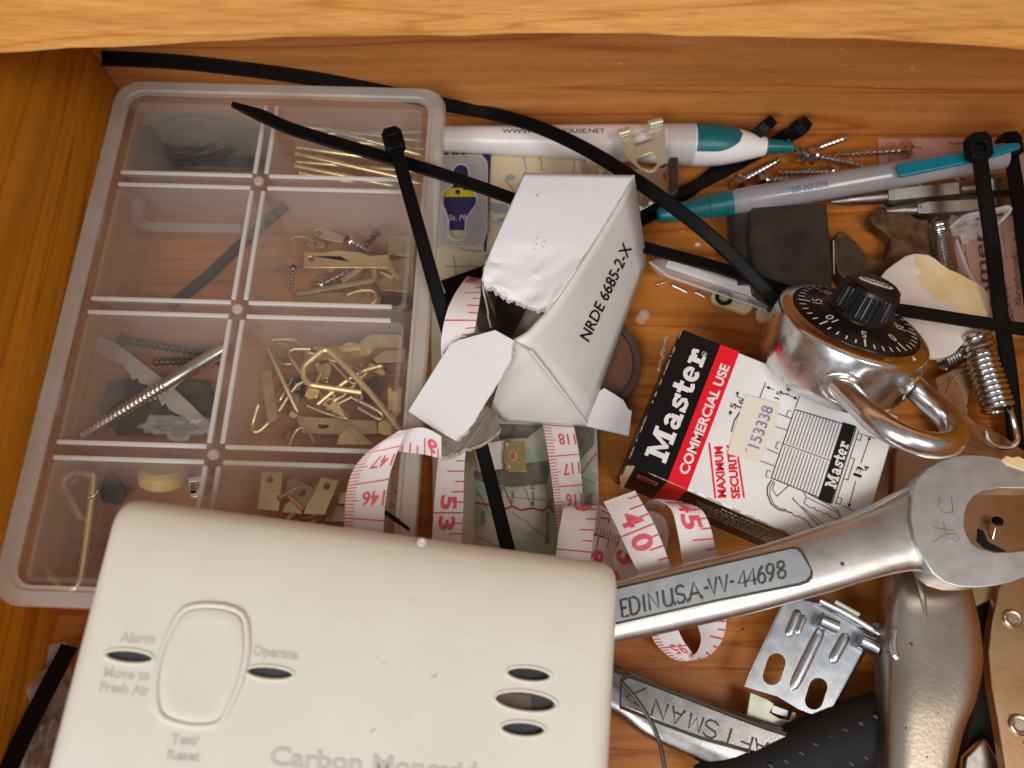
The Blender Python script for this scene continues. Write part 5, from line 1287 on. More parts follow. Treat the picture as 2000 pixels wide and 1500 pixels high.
f = Flat().poly([bl(1455, 772), bl(1490, 780), bl(1522, 792), bl(1510, 850), bl(1482, 906), bl(1420, 886), bl(1440, 820)]); f.make('price_sticker', M_['sticker'], bx, TOPF, NZ, .034)
f = Flat().text('153338', bl(1481, 878), bl(1510, 798), blv(-21, -7), .012).line([bl(1456, 876), bl(1458, 884)], .02)
f.make('sticker_number', M_['purple'], bx, TOPF, NZ, .05)
# lock drawing
ink = Flat()
c0, c1, c2, c3 = (1552, 800), (1672, 836), (1625, 983), (1506, 934)
def q4(a, b):      # bilinear in drawing
    p = [(c0[i] * (1 - a) + c1[i] * a) * (1 - b) + (c3[i] * (1 - a) + c2[i] * a) * b for i in (0, 1)]
    return bl(*p)
ink.line([q4(0, 0), q4(1, 0), q4(1, 1), q4(0, 1)], .025, True)
for i in range(1, 15): ink.line([q4(i * .052, 0), q4(i * .052, .48)], .017).line([q4(i * .052, .52), q4(i * .052, 1)], .017)
ink.line([q4(0, .5), q4(.77, .5)], .022)
ink.poly([q4(.775, -.02), q4(.985, -.02), q4(.985, 1.02), q4(.775, 1.02)])
ink.line([q4(1.05, .02), q4(1.05, 1.0)], .02)
for y0 in (.04, .5, .92): ink.line([q4(-.04, y0), q4(-.09, y0), q4(-.09, y0 + .09), q4(-.04, y0 + .09)], .018)
for y0 in (.06, .9): ink.line([q4(1.06, y0), q4(1.12, y0), q4(1.12, y0 + .08), q4(1.06, y0 + .08)], .018)
ink.line([q4(1.06, .38), q4(1.12, .38), q4(1.12, .66), q4(1.06, .66)], .02)
def L2(*p, w_=.02): ink.line([bl(*q) for q in p], w_)
def arrow(a, b, w_=.02):
    L2(a, b, w_=w_)
    for (p, q) in ((a, b), (b, a)):
        dx, dy = q[0] - p[0], q[1] - p[1]; n_ = math.hypot(dx, dy); dx /= n_; dy /= n_
    dx, dy = b[0] - a[0], b[1] - a[1]; n_ = math.hypot(dx, dy); dx /= n_; dy /= n_
    ink.poly([bl(*b), bl(b[0] - dx * 7 - dy * 3.4, b[1] - dy * 7 + dx * 3.4), bl(b[0] - dx * 7 + dy * 3.4, b[1] - dy * 7 - dx * 3.4)])
L2((1495, 748), (1482, 782), w_=.022); L2((1561, 774), (1553, 797), w_=.022)
arrow((1512, 762), (1496, 756)); arrow((1540, 772), (1557, 780))
L2((1438, 774), (1452, 781)); L2((1430, 806), (1424, 804)); arrow((1440, 766), (1440, 774)); arrow((1425, 812), (1427, 802))
L2((1444, 806), (1434, 822), (1428, 844), w_=.03)
for a in (((1518, 808), (1545, 818)), ((1509, 832), (1537, 841)), ((1491, 875), (1520, 887)), ((1483, 900), (1512, 911))): L2(*a)
L2((1503, 838), (1497, 860), w_=.016)
L2((1686, 850), (1710, 857)); arrow((1681, 905), (1699, 853)); L2((1644, 987), (1668, 998)); arrow((1671, 940), (1657, 991))
ink.text('5', bl(1436, 800), bl(1439, 790), blv(-11, -4)).text('/', bl(1440, 796), bl(1445, 791), blv(-12, -2)).text('16', bl(1447, 798), bl(1453, 782), blv(-9, -3))
ink.text('15', bl(1521, 781), bl(1527, 766), blv(-9, -3)).text('/', bl(1530, 772), bl(1534, 766), blv(-10, -3)).text('16', bl(1540, 773), bl(1545, 757), blv(-9, -3))
ink.text('1', bl(1681, 934), bl(1683, 929), blv(-15, -5)).text('3', bl(1680, 924), bl(1683, 914), blv(-9, -3)).text('/', bl(1686, 920), bl(1690, 914), blv(-12, -3)).text('4', bl(1694, 922), bl(1698, 912), blv(-9, -3))
ink.text('4', bl(1507, 858), bl(1511, 848), blv(-10, -3))
# keys
ky = [(1507, 938), (1499, 950), (1498, 965), (1506, 985), (1520, 996), (1536, 999), (1544, 1002)]
L2(*ky, w_=.03); L2((1511, 940), (1504, 952), (1503, 966), (1510, 984), (1522, 993), (1536, 996), w_=.018)
L2((1541, 948), (1517, 970), (1508, 956), (1513, 942), w_=.018)
kt = [(1544, 1000), (1549, 1006), (1554, 1009), (1560, 1008), (1564, 1012), (1570, 1013), (1574, 1018), (1579, 1021), (1582, 1028), (1590, 1032), (1594, 1036), (1598, 1037)]
L2(*kt, w_=.02); L2((1550, 972), (1548, 975), (1609, 1036), w_=.02); L2((1566, 990), (1615, 1030), (1614, 1036), w_=.018)
L2((1568, 958), (1574, 972), (1570, 985), w_=.018)
k2 = [(1572, 985), (1582, 992), (1590, 992), (1594, 998), (1602, 998), (1606, 1004), (1616, 1003), (1622, 1010), (1630, 1014), (1641, 1012), (1637, 1002), (1575, 972)]
L2(*k2, w_=.018); L2((1579, 965), (1636, 996), (1641, 1012), w_=.018)
ink.make('lock_drawing', M_['ink'], bx, TOPF, NZ, .02)
f = Flat().put(WORD, bl(1631, 956), bl(1658, 866), blv(-21, -7)); f.make('strip_lettering', M_['white'], bx, TOPF, NZ, .045)
# front panel print and red end label
def fr(x, y): return BM @ V((x, -.012, y))
FN_ = BM.to_3x3() @ V((0, -1, 0))
f = Flat()
f.text('FULL LIFETIME GUARANTEE', (3.05, 2.22), (6.1, 2.22), (0, .13), .015)
for i, s_ in enumerate(('Should this lock ever be proved defective in materials or', 'manufacturing defect should it develop, send it to us and a', 'new lock will be sent to you for the cost of postage', 'and handling. This guarantee is null and void where the', 'lock has been tampered with or used with any other key', 'than those issued together with this lock at the time of', 'purchase by the first owner as stated in writing here')):
    f.text(s_, (2.35 + .04 * i, 1.98 - i * .17), (6.6 - .1 * i, 1.98 - i * .17), (0, .085), .006)
f.make('guarantee_text', M_['white'], bx, fr, FN_, .006)
f = Flat().poly([(.45, 1.75), (1.08, 1.75), (1.08, 2.2), (.45, 2.2)]); f.make('label_border', M_['kraft'], bx, fr, FN_, .012)
f = Flat().poly([(.48, 1.78), (1.05, 1.78), (1.05, 2.17), (.48, 2.17)]); f.make('red_label', mat('dark_red_card', (.30, .02, .03), .4), bx, fr, FN_, .026)
# worn edges: pale chips along the folds
mb = MB(); random.seed(21)
def wear(a, b, n, s0_, s1_):
    for i in range(n):
        t_ = random.random(); c = a.lerp(b, t_); r_ = random.uniform(s0_, s1_); d_ = (b - a).normalized()
        mb.tube([c - d_ * r_, c, c + d_ * r_], [.006, random.uniform(.012, .028), .006], 5)
e = .012
wear(BM @ V((0, -.0, 2.7 + e)), BM @ V((BW, 0, 2.7 + e)), 34, .04, .22); wear(BM @ V((0, 0, 2.7 + e)), BM @ V((0, BL, 2.7 + e)), 30, .03, .16)
wear(BM @ V((0, 0, .3)), BM @ V((0, 0, 2.7)), 12, .05, .18); wear(BM @ V((-.02, .3, 1.4)), BM @ V((-.02, BL, 2.4)), 6, .03, .08)
part('worn_chips', mb, M_['kraft'], bx, kind='stuff')
mb = MB().slab(jag([at(1212, 940, 1.9), at(1226, 912, 2.6), at(1236, 905, 2.66), at(1238, 915, 2.7)], .03, 4, 2) + [at(1216, 955, 1.2)], (-.05, 0, .02)); part('torn_corner', mb, M_['kraft'], bx, smooth=0)
mb = MB().tube(jag([at(1305, 656, 1.7), at(1298, 680, 1.75), at(1294, 700, 1.8), at(1286, 722, 2.0)], .05, 5, 7), .055, 6); part('frayed_seam', mb, M_['kraft'], bx)

# ================================================================== combination padlock
LC = V((10.33, 9.50, 3.55))
dv = (LC - CPOS).normalized(); vv_ = -dv
r_ = (RT - dv * RT.dot(dv)).normalized(); u_ = r_.cross(dv).normalized()
if u_.dot(UP) < 0: u_ = -u_
ca_, sa_ = math.cos(R(21)), math.sin(R(21))
k_ = .34
nL = V((.211, .553, .806)).normalized()
e1 = nL.cross(V((0, 0, 1))).normalized()
if e1.x < 0: e1 = -e1
e2 = nL.cross(e1).normalized()
if e2.dot(vv_) < 0: e2 = -e2
LM = Matrix((e1, e2, nL)).transposed().to_4x4(); LM.translation = LC      # local x=e1, y=e2 (towards the camera), z = dial axis
SGN = 1
lk = thing('combination_padlock', 'steel combination padlock with a black numbered dial, leaning on the printed carton', 'padlock', LC - NZ * 2)
AX = LM @ Matrix(((0, 0, 1, 0), (0, 1, 0, 0), (-1, 0, 0, 0), (0, 0, 0, 1))).inverted() if False else None
def lz(prof, n=48, off=V((0, 0, 0)), **k):
    mb = MB(); rings = [[LM @ (off + V((r * math.cos(2 * math.pi * i / n), r * math.sin(2 * math.pi * i / n), a))) for i in range(n)] for a, r in prof]
    return mb.loft(rings, k.get('caps', True))
RO = 2.30
part('body', lz([(-2.0, .0003), (-2.0, 1.7), (-1.96, 2.0), (-1.8, 2.22), (-1.5, RO + .02), (-.3, RO + .02), (-.12, RO), (-.04, RO - .01), (0, RO - .05), (.02, RO - .10), (.10, 1.98), (.10, 1.94), (-.18, 1.92), (-.18, .0003)], 72), M_['chrome'], lk, smooth=50)
fring_ = part('front_ring', lz([(.0, RO - .10), (.028, RO - .10), (.115, 1.99), (.115, 1.94), (-.05, 1.93)], 72, caps=False), M_['steelring'], lk, smooth=50)
dial_ = part('dial', lz([(-.16, .0003), (-.16, 1.88), (.12, 1.90), (.17, 1.86), (.30, 1.08), (.38, .95), (.40, .0003)], 64), M_['dialblack'], lk, smooth=50)
def dz(r): return .175 + (1.84 - r) / .76 * .13
ip = hit(1739, 677, LC, nL) - LC; idx = math.atan2(ip.dot(e2), ip.dot(e1))                                                # direction of the index mark and shackle
white = mat('dial_white', (.8, .78, .74), .5)
mb = MB()
for i in range(40):
    a = idx + R(2) + i * 2 * math.pi / 40
    big = i % 5 == 0; r0, r1 = (1.46 if big else 1.62), 1.80; w_ = .022 if not big else .026
    c, s = math.cos(a), math.sin(a)
    vs = [LM @ V((c * r - s * o, s * r + c * o, dz(r) + .012)) for r, o in ((r0, -w_), (r1, -w_), (r1, w_), (r0, w_))]
    mb.add(vs, [(0, 1, 2, 3)])
part('dial_ticks', mb, white, dial_, smooth=0, recalc=False)
# numbers: tops point outward. On the face seen from outside the numbers run the way the ticks do
xf_ = 1 if e1.cross(e2).dot(nL) > 0 else -1
for i in range(8):
    a = idx + R(2) + i * 2 * math.pi / 8 * SGN
    c, s = math.cos(a), math.sin(a); tx = V((s, -c, 0)) * xf_; rr = V((c, s, 0))
    vs, fs = text_mesh(str(i * 5), .0); w0 = max(p[0] for p in vs); h = .28
    mb = MB(); mb.add([LM @ (rr * (1.12 + y / CAP * h) + tx * ((x - w0 / 2) / CAP * h) + V((0, 0, dz(1.12 + y / CAP * h) + .016))) for x, y in vs], fs)
    part('dial_number', mb, white, dial_, smooth=0, recalc=False)
# index mark and scratches on the ring
mb = MB(); c, s = math.cos(idx), math.sin(idx)
mb.add([LM @ V((c * r - s * o, s * r + c * o, .116 - (r - 1.99) * .43 + .012)) for r, o in ((1.99, 0), (2.12, -.09), (2.12, .09))], [(0, 1, 2)])
part('index_mark', mb, white, fring_, smooth=0, recalc=False)
random.seed(4); mb = MB()
for i in range(15):
    a = idx + R(random.uniform(-24, 18)) + R(14); r = random.uniform(2.02, 2.12); b_ = a + R(random.uniform(1.5, 4))
    mb.add([LM @ V((math.cos(q) * rr_, math.sin(q) * rr_, .116 - (rr_ - 1.99) * .43 + .012)) for q, rr_ in ((a, r), (b_, r + random.uniform(-.02, .02)), (b_, r + .03), (a, r + .03))], [(0, 1, 2, 3)])
part('ring_marks', mb, M_['chrome'], fring_, smooth=0, recalc=False)
# fluted knob
mb = MB(); n = 32 * 4; rings = []
for zz, r, fl in ((.3, .96, 0), (.44, .96, 0), (.50, .90, 0), (.54, .84, 1), (1.14, .80, 1), (1.2, .80, 0), (1.3, .77, 0), (1.36, .68, 0), (1.38, .3, 0), (1.38, .0003, 0)):
    rings.append([LM @ V(((r + (.035 if (i // 2) % 2 else -.02) * fl) * math.cos(2 * math.pi * i / n), (r + (.035 if (i // 2) % 2 else -.02) * fl) * math.sin(2 * math.pi * i / n), zz)) for i in range(n)])
knob_ = part('dial_knob', mb.loft(rings), M_['dialblack'], lk, smooth=30)
ov = [LM @ V((.50 * math.cos(a) * 1.0 + .0, .17 * math.sin(a), 1.385)) for a in [2 * math.pi * i / 28 for i in range(28)]]
part('knob_badge', MB().slab(ov, nL * -.02), white, knob_, smooth=0)
mb = MB(); mb.add([LM @ V((.42 - x_ * .84, -.07 + y_ * .13, 1.39 + k * .0007)) for x_, y_, k in WORD.v], WORD.f)
part('badge_lettering', mb, M_['ink'], knob_, smooth=0, recalc=False)
# shackle
sa = idx + R(15); sd = (e1 * math.cos(sa) + e2 * math.sin(sa)); pd = nL.cross(sd).normalized()
hx = 1.34; ctr = LC + nL * -1.02
P0 = [ctr + pd * hx + sd * 1.7, ctr + pd * hx + sd * 2.6, ctr + pd * hx + sd * 3.0]
arc_ = [ctr + sd * 3.1 + pd * hx * math.cos(R(a)) + sd * hx * .98 * math.sin(R(a)) for a in range(0, 181, 12)]
P1 = [ctr - pd * hx + sd * 3.0, ctr - pd * hx + sd * 2.6, ctr - pd * hx + sd * 1.7]
shk_ = part('shackle', MB().tube(P0 + arc_ + P1, .36, 20), M_['chrome'], lk, smooth=60)
for sg in (1, -1):
    c = ctr + pd * hx * sg
    pr = []
    for q in range(24):
        a = 2 * math.pi * q / 24; o = pd * math.cos(a) * .47 + nL * math.sin(a) * .47
        # seat the collar on the curved side of the body
        off = pd.dot(o) + hx * sg; pr.append(c + o + sd * (math.sqrt(max(.1, (RO + .02) ** 2 - off ** 2)) + .01))
    part('shackle_collar', MB().tube(pr, .05, 8, closed=True), M_['steelring'], lk)

# ================================================================== springs
def spring(label, A, B, rad_, wire_, turns, hook=None, mat_='spring', bend=None):
    t = thing('coil_spring', label, 'spring', (A + B) / 2); M = frame(A, B - A, NZ); L_ = (B - A).length; n = 20
    pts = []
    for i in range(turns * n + 1):
        a = 2 * math.pi * i / n; x = L_ * i / (turns * n)
        pts.append(M @ V((x, rad_ * math.cos(a), rad_ * math.sin(a))))
    part('coil', MB().tube(pts, wire_, 7), M_[mat_], t)
    if hook: part('hook', MB().tube(cat_rom([pts[-1]] + [at(*p) for p in hook], 6), wire_, 8), M_[mat_], t)
    return t
spring('large shiny coil spring with an open hook, beside the toothed tie', at(1903, 655, 1.4), at(1950, 802, 1.2), .42, .088, 14, [(1975, 806, 1.5), (1984, 840, 1.4), (1987, 858, 1.4), (1975, 872, 1.3), (1950, 872, 1.3), (1930, 860, 1.4), (1923, 842, 1.5)])
spring('small tight coil spring standing behind the stained chip', at(1833, 440, .8), at(1852, 530, .8), .31, .036, 19, [(1858, 545, .9), (1862, 560, .8)])
spring('short coil spring end showing in front of the stained chip', at(1885, 684, .7), at(1838, 706, .6), .31, .045, 9)
part_ = MB().tube(cat_rom(px([(1818, 446), (1820, 432), (1832, 424), (1845, 430)], .8), 5), .04, 6)
solo('wire_hook', part_, M_['spring'], 'small wire eye at the back end of the small tight spring', 'wire hook')

# clear moulded pieces at the right
mb = MB().band(cat_rom(px([(1862, 440), (1880, 426), (1905, 420), (1945, 412), (1964, 408), (1968, 416), (1950, 436)], 1.4), 5), .10, .35)
solo('clear_clip', mb, M_['clearedge'], 'clear bent plastic clip with a pointed corner crossing under the toothed tie', 'plastic clip')
crumple('clear_blob', at(1885, 446, .9), .85, .5, .45, M_['clear'], 'lumpy clear plastic piece on the newsprint beside the small spring', 'plastic piece', seed=4, sm=60)
mb = MB().tube(cat_rom(px([(1868, 470), (1880, 505), (1895, 540), (1915, 565)], .35), 5), .07, 8)
solo('clear_rod', mb, M_['clearedge'], 'thin clear plastic rod lying on the newsprint scroll print', 'plastic rod')

# ================================================================== large wrench
def bar_loft(st, h, n=16, p=2.6, k=5, z0=None):
    """st: (u1,v1,u2,v2,z[,h]) pairs of edge pixels; rounded cross-section of height h"""
    A_ = cat_rom([at(s[0], s[1], s[4]) for s in st], k); B_ = cat_rom([at(s[2], s[3], s[4]) for s in st], k)
    H_ = cat_rom([V((s[5] if len(s) > 5 else h, 0, 0)) for s in st], k); rings = []
    for a, b, hh in zip(A_, B_, H_):
        c = (a + b) / 2; w_ = (b - a) / 2; r_ = []
        for i in range(n):
            q = 2 * math.pi * i / n; cx, sx_ = math.cos(q), math.sin(q)
            x = math.copysign(abs(cx) ** (2 / p), cx); y = math.copysign(abs(sx_) ** (2 / p), sx_)
            r_.append(c + w_ * x + NZ * (y * hh.x / 2 - hh.x / 2))
        rings.append(r_)
    return MB().loft(rings)
wr = thing('combination_wrench', 'large forged steel open ended wrench with a raised lettered panel, lying over the pliers', 'wrench', at(1600, 1090, 3.0))
ZW = 3.75
st = [(1150, 1146, 1160, 1272, ZW, .62), (1210, 1131, 1212, 1256, ZW, .62), (1330, 1101, 1345, 1227, ZW, .62), (1450, 1072, 1470, 1198, ZW, .60), (1530, 1050, 1560, 1174, ZW, .6), (1600, 1026, 1640, 1152, ZW, .62), (1660, 1004, 1710, 1131, ZW, .66),
      (1715, 980, 1760, 1118, ZW, .72), (1755, 958, 1800, 1112, ZW, .76), (1790, 940, 1838, 1118, ZW, .74)]
part('shaft', bar_loft(st, .6, 20, 2.8), M_['wrench'], wr, smooth=50)
ho = [(1782, 962), (1793, 935), (1812, 915), (1836, 900), (1862, 891), (1890, 888), (1920, 889), (1948, 893), (1980, 902), (2010, 918), (2040, 940), (2060, 950), (2030, 955), (1980, 954), (1945, 954), (1922, 958), (1903, 968), (1891, 984), (1885, 1004), (1884, 1026), (1888, 1044), (1898, 1060), (1915, 1072), (1938, 1078), (1970, 1078), (2010, 1074), (2060, 1068),
      (2050, 1100), (2010, 1124), (1980, 1136), (1945, 1144), (1910, 1148), (1875, 1147), (1845, 1138), (1822, 1120), (1800, 1085), (1786, 1050), (1778, 1010)]
part('jaw_head', MB().slab(px(ho, ZW + .12), (0, 0, -.95)), M_['wrenchhead'], wr, bev=.10, seg=4, smooth=40)
part('head_step', MB().tube(cat_rom(px([(1784, 948), (1787, 985), (1793, 1030), (1806, 1070), (1824, 1100), (1845, 1128)], ZW + .03), 5), .045, 8), M_['wrench'], wr)
pn = [(1180, 1157), (1212, 1149), (1400, 1105), (1545, 1072), (1556, 1073), (1564, 1080), (1583, 1112), (1582, 1124), (1574, 1133), (1560, 1138), (1400, 1170), (1212, 1213), (1180, 1220)]
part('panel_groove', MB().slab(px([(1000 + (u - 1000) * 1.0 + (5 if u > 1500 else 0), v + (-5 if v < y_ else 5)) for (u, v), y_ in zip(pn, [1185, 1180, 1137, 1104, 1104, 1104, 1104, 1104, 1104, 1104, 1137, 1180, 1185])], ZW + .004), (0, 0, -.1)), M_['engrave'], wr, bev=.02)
pan1_ = part('raised_panel', MB().slab(px(pn, ZW + .05), (0, 0, -.14)), M_['wrenchface'], wr, bev=.045, seg=3)
# engraved letters are drawn with strokes
SG = {'E': [[(1, 0), (0, 0), (0, 1), (1, 1)], [(0, .5), (.8, .5)]], 'D': [[(0, 0), (0, 1), (.5, 1), (.9, .8), (1, .5), (.9, .2), (.5, 0), (0, 0)]], 'I': [[(.5, 0), (.5, 1)]], 'N': [[(0, 0), (0, 1), (1, 0), (1, 1)]],
      'U': [[(0, 1), (0, .25), (.2, 0), (.8, 0), (1, .25), (1, 1)]], 'S': [[(1, .85), (.75, 1), (.25, 1), (0, .8), (.1, .58), (.9, .42), (1, .2), (.75, 0), (.25, 0), (0, .15)]], 'A': [[(0, 0), (.5, 1), (1, 0)], [(.2, .35), (.8, .35)]],
      'V': [[(0, 1), (.5, 0), (1, 1)]], '.': [[(.2, .0), (.8, 0)], [(.2, .07), (.8, .07)]], '-': [[(.1, .5), (.9, .5)]], '4': [[(.75, 0), (.75, 1), (0, .3), (1, .3)]], '6': [[(.8, 1), (.3, .75), (0, .35), (.1, .08), (.5, 0), (.9, .1), (1, .35), (.8, .55), (.4, .58), (.05, .4)]],
      '9': [[(.2, 0), (.7, .25), (1, .65), (.9, .92), (.5, 1), (.1, .9), (0, .65), (.2, .45), (.6, .42), (.95, .6)]], '8': [[(.5, .54), (.1, .7), (.15, .93), (.5, 1), (.85, .93), (.9, .7), (.5, .54), (.05, .35), (.1, .08), (.5, 0), (.9, .08), (.95, .35), (.5, .54)]],
      'C': [[(1, .85), (.7, 1), (.25, 1), (0, .75), (0, .25), (.25, 0), (.7, 0), (1, .15)]], 'R': [[(0, 0), (0, 1), (.7, 1), (1, .8), (.9, .55), (0, .5)], [(.5, .5), (1, 0)]], 'F': [[(0, 0), (0, 1), (1, 1)], [(0, .52), (.8, .52)]],
      'T': [[(.5, 0), (.5, 1)], [(0, 1), (1, 1)]], 'M': [[(0, 0), (.1, 1), (.5, .2), (.9, 1), (1, 0)]], 'O': [[(.5, 0), (.1, .15), (0, .5), (.1, .85), (.5, 1), (.9, .85), (1, .5), (.9, .15), (.5, 0)]], 'G': [[(1, .8), (.7, 1), (.25, 1), (0, .75), (0, .25), (.25, 0), (.8, 0), (1, .2), (1, .45), (.6, .45)]]}
def stroke_text(parent, items, h, z, r, name, m, nrm=None):
    """items: (char, u, v, width px along, base vector px) -> tubes half sunk in the surface"""
    for ch, u, v, bx_, hx_ in items:
        mb = MB()
        for ln in SG[ch]:
            pts = [at(u + bx_[0] * x + hx_[0] * y, v + bx_[1] * x + hx_[1] * y, z) for x, y in ln]
            mb.tube(pts, r, 6, flat=.35)
        part(name, mb, m, parent, smooth=60)
txt = [('E', 1208, 1199), ('D', 1232, 1194), ('I', 1254, 1189), ('N', 1277, 1184), ('U', 1305, 1175), ('.', 1331, 1168), ('S', 1340, 1166), ('.', 1366, 1160), ('A', 1368, 1160), ('-', 1400, 1151)]
its = []
for ch, u, w_ in (('E', 1216, 13), ('D', 1233, 18), ('I', 1254, 12), ('N', 1270, 17), ('U', 1298, 17), ('.', 1315, 7), ('S', 1323, 16), ('.', 1340, 7), ('A', 1347, 23), ('.', 1368, 7),
                  ('-', 1376, 11), ('V', 1387, 16), ('V', 1408, 16), ('-', 1426, 11), ('4', 1443, 18), ('4', 1461, 18), ('6', 1482, 14), ('9', 1500, 14), ('8', 1520, 16)):
    v = 1205 - (u - 1216) * .243
    hx_ = (-4, -33); its.append((ch, u, v, (w_, -w_ * .23), hx_))
stroke_text(pan1_, its, 0, ZW + .052, .036, 'engraved_letter', M_['engrave'])
for ch, pts in (('O', [(1836, 972), (1833, 990), (1842, 1000), (1856, 1002), (1862, 995)]), ('T', [(1858, 968), (1862, 1005)]), ('T', [(1824, 1030), (1864, 1036)]), ('R', [(1820, 1058), (1828, 1056), (1842, 1044), (1868, 1042), (1874, 1052), (1866, 1060), (1852, 1056)]), ('I', [(1842, 1020), (1848, 1040)])):
    part('scratched_mark', MB().tube(px(pts, ZW + .119), .009, 5), M_['bit'], wr)
part('dark_pit', MB().lathe([(0, .06), (.02, .05), (.02, .0003)], frame(at(1645, 1101, ZW - .01), NZ, (0, 1, 0)), 10), M_['engrave'], wr)

# ================================================================== second wrench
w2 = thing('box_wrench', 'smaller polished wrench with upside-down lettering, in front of the lower tape loop', 'wrench', at(1360, 1400, .8))
Z2 = 1.5
st = [(1180, 1285, 1160, 1385, Z2), (1215, 1302, 1205, 1400, Z2), (1300, 1340, 1262, 1440, Z2), (1390, 1373, 1350, 1482, Z2), (1480, 1402, 1430, 1515, Z2), (1560, 1430, 1510, 1550, Z2), (1640, 1465, 1600, 1580, Z2)]
part('shaft', bar_loft(st, .62, 20, 2.6), M_['wrench2'], w2, smooth=50)
pn = [(1212, 1330), (1226, 1322), (1240, 1325), (1310, 1352), (1420, 1395), (1500, 1425), (1600, 1455), (1580, 1500), (1480, 1470), (1370, 1440), (1290, 1410), (1210, 1378)]
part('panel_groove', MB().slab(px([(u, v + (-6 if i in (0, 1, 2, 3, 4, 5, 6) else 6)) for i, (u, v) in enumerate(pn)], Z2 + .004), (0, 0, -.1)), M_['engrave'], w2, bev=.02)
pan2_ = part('raised_panel', MB().slab(px(pn, Z2 + .04), (0, 0, -.12)), M_['wrench2'], w2, bev=.04, seg=3)
its = []
w_ = 24
for ch, u, v in (('N', 1296, 1372), ('A', 1330, 1384), ('M', 1366, 1398), ('S', 1396, 1410), ('T', 1432, 1424), ('F', 1462, 1436), ('A', 1492, 1447), ('R', 1520, 1458), ('C', 1550, 1468)):
    its.append((ch, u + 9, v + 3, (-w_, -w_ * .38), (-9, 31)))
stroke_text(pan2_, its, 0, Z2 + .045, .03, 'engraved_letter', M_['engrave'])
part('arrow_mark', MB().tube(px([(1262, 1344), (1222, 1362), (1255, 1383)], Z2 + .045), .028, 6, flat=.35), M_['engrave'], pan2_)

# ================================================================== slotted zinc bracket
zb = thing('slotted_bracket', 'bright zinc angle bracket with two oval slots and pressed ribs, below the big wrench', 'bracket', at(1580, 1290, .6))
ZB = 1.25
def ov_(cu, cv, a, b, rot, n=8):
    out = []
    c, s = math.cos(R(rot)), math.sin(R(rot))
    for k0, sg in ((0, 1), (180, -1)):
        for i in range(n + 1):
            q = R(-90 + k0 + 180 * i / n); x, y = sg * a + b * math.cos(q), b * math.sin(q); out.append((cu + x * c - y * s, cv + x * s + y * c))
    return out
o = [(1527, 1182), (1556, 1170), (1605, 1180), (1690, 1226), (1686, 1266), (1618, 1393), (1604, 1402), (1560, 1385), (1518, 1360), (1454, 1341), (1462, 1318)]
part('plate', MB().slab(px(o, ZB), (0, 0, -.07), [px(ov_(1512, 1307, 14, 18, -72), ZB), px(ov_(1594, 1355, 14, 18, -72), ZB)]), M_['zinc'], zb, smooth=0)
def rib(a, b, r, taper=True):
    A_, B_ = at(*a, ZB - .02), at(*b, ZB - .02); n = 12; pts = [A_.lerp(B_, i / n) for i in range(n + 1)]
    rr = [r * math.sqrt(max(.02, 1 - (2 * i / n - 1) ** 6)) for i in range(n + 1)]
    return MB().tube(pts, rr, 14, flat=.55)
for a, b, r in (((1607, 1222), (1545, 1350), .17), ((1560, 1190), (1538, 1245), .15), ((1655, 1236), (1622, 1296), .16), ((1572, 1200), (1556, 1240), .10)):
    part('pressed_rib', rib(a, b, r), M_['zinc'], zb, smooth=60)
for a, b in (((1602, 1210), (1628, 1222)), ((1680, 1250), (1706, 1262))):
    part('rolled_tube', MB().lathe([(0, .10), (0, .22), (.5, .22), (.5, .10)], frame(at(*a, ZB + .25), at(*b, ZB + .25) - at(*a, ZB + .25), NZ), 20, caps=True), M_['zinc'], zb)
part('rolled_edge', MB().tube([at(1600, 1172, ZB + .2), at(1640, 1192, ZB + .2), at(1715, 1236, ZB + .2)], .13, 12), M_['zinc'], zb)
part('side_flange', MB().slab([at(1527, 1182, ZB), at(1454, 1341, ZB), at(1454, 1341, ZB - .45), at(1527, 1182, ZB - .45)], (.07, .03, 0)), M_['zincyellow'], zb, bev=.01)
part('side_flange', MB().slab([at(1686, 1266, ZB), at(1618, 1393, ZB), at(1624, 1396, ZB - .4), at(1692, 1268, ZB - .4)], (.06, .03, 0)), M_['zinc'], zb, bev=.01)
part('pointed_tab', MB().slab(px([(1706, 1215), (1725, 1218), (1741, 1232), (1735, 1252), (1716, 1256), (1700, 1240)], ZB + .1), (0, 0, -.09)), M_['zinc'], zb, bev=.02)
part('cross_pin', MB().tube([at(1631, 1174, ZB + .25), at(1678, 1200, ZB + .25)], .06, 10), M_['zincyellow'], zb)
o = [(1466, 1352), (1500, 1366), (1512, 1374), (1504, 1392), (1520, 1402), (1542, 1408), (1548, 1390), (1556, 1392), (1552, 1418), (1540, 1430), (1490, 1412), (1458, 1396)]
part('lower_leg', MB().slab(px(o, ZB - .35), (0, 0, -.07)), M_['zincyellow'], zb, bev=.02)
part('lower_plate', MB().slab(px([(1505, 1375), (1540, 1388), (1538, 1402), (1508, 1392)], ZB - .5), (0, 0, -.06)), M_['zinc'], zb, bev=.01)

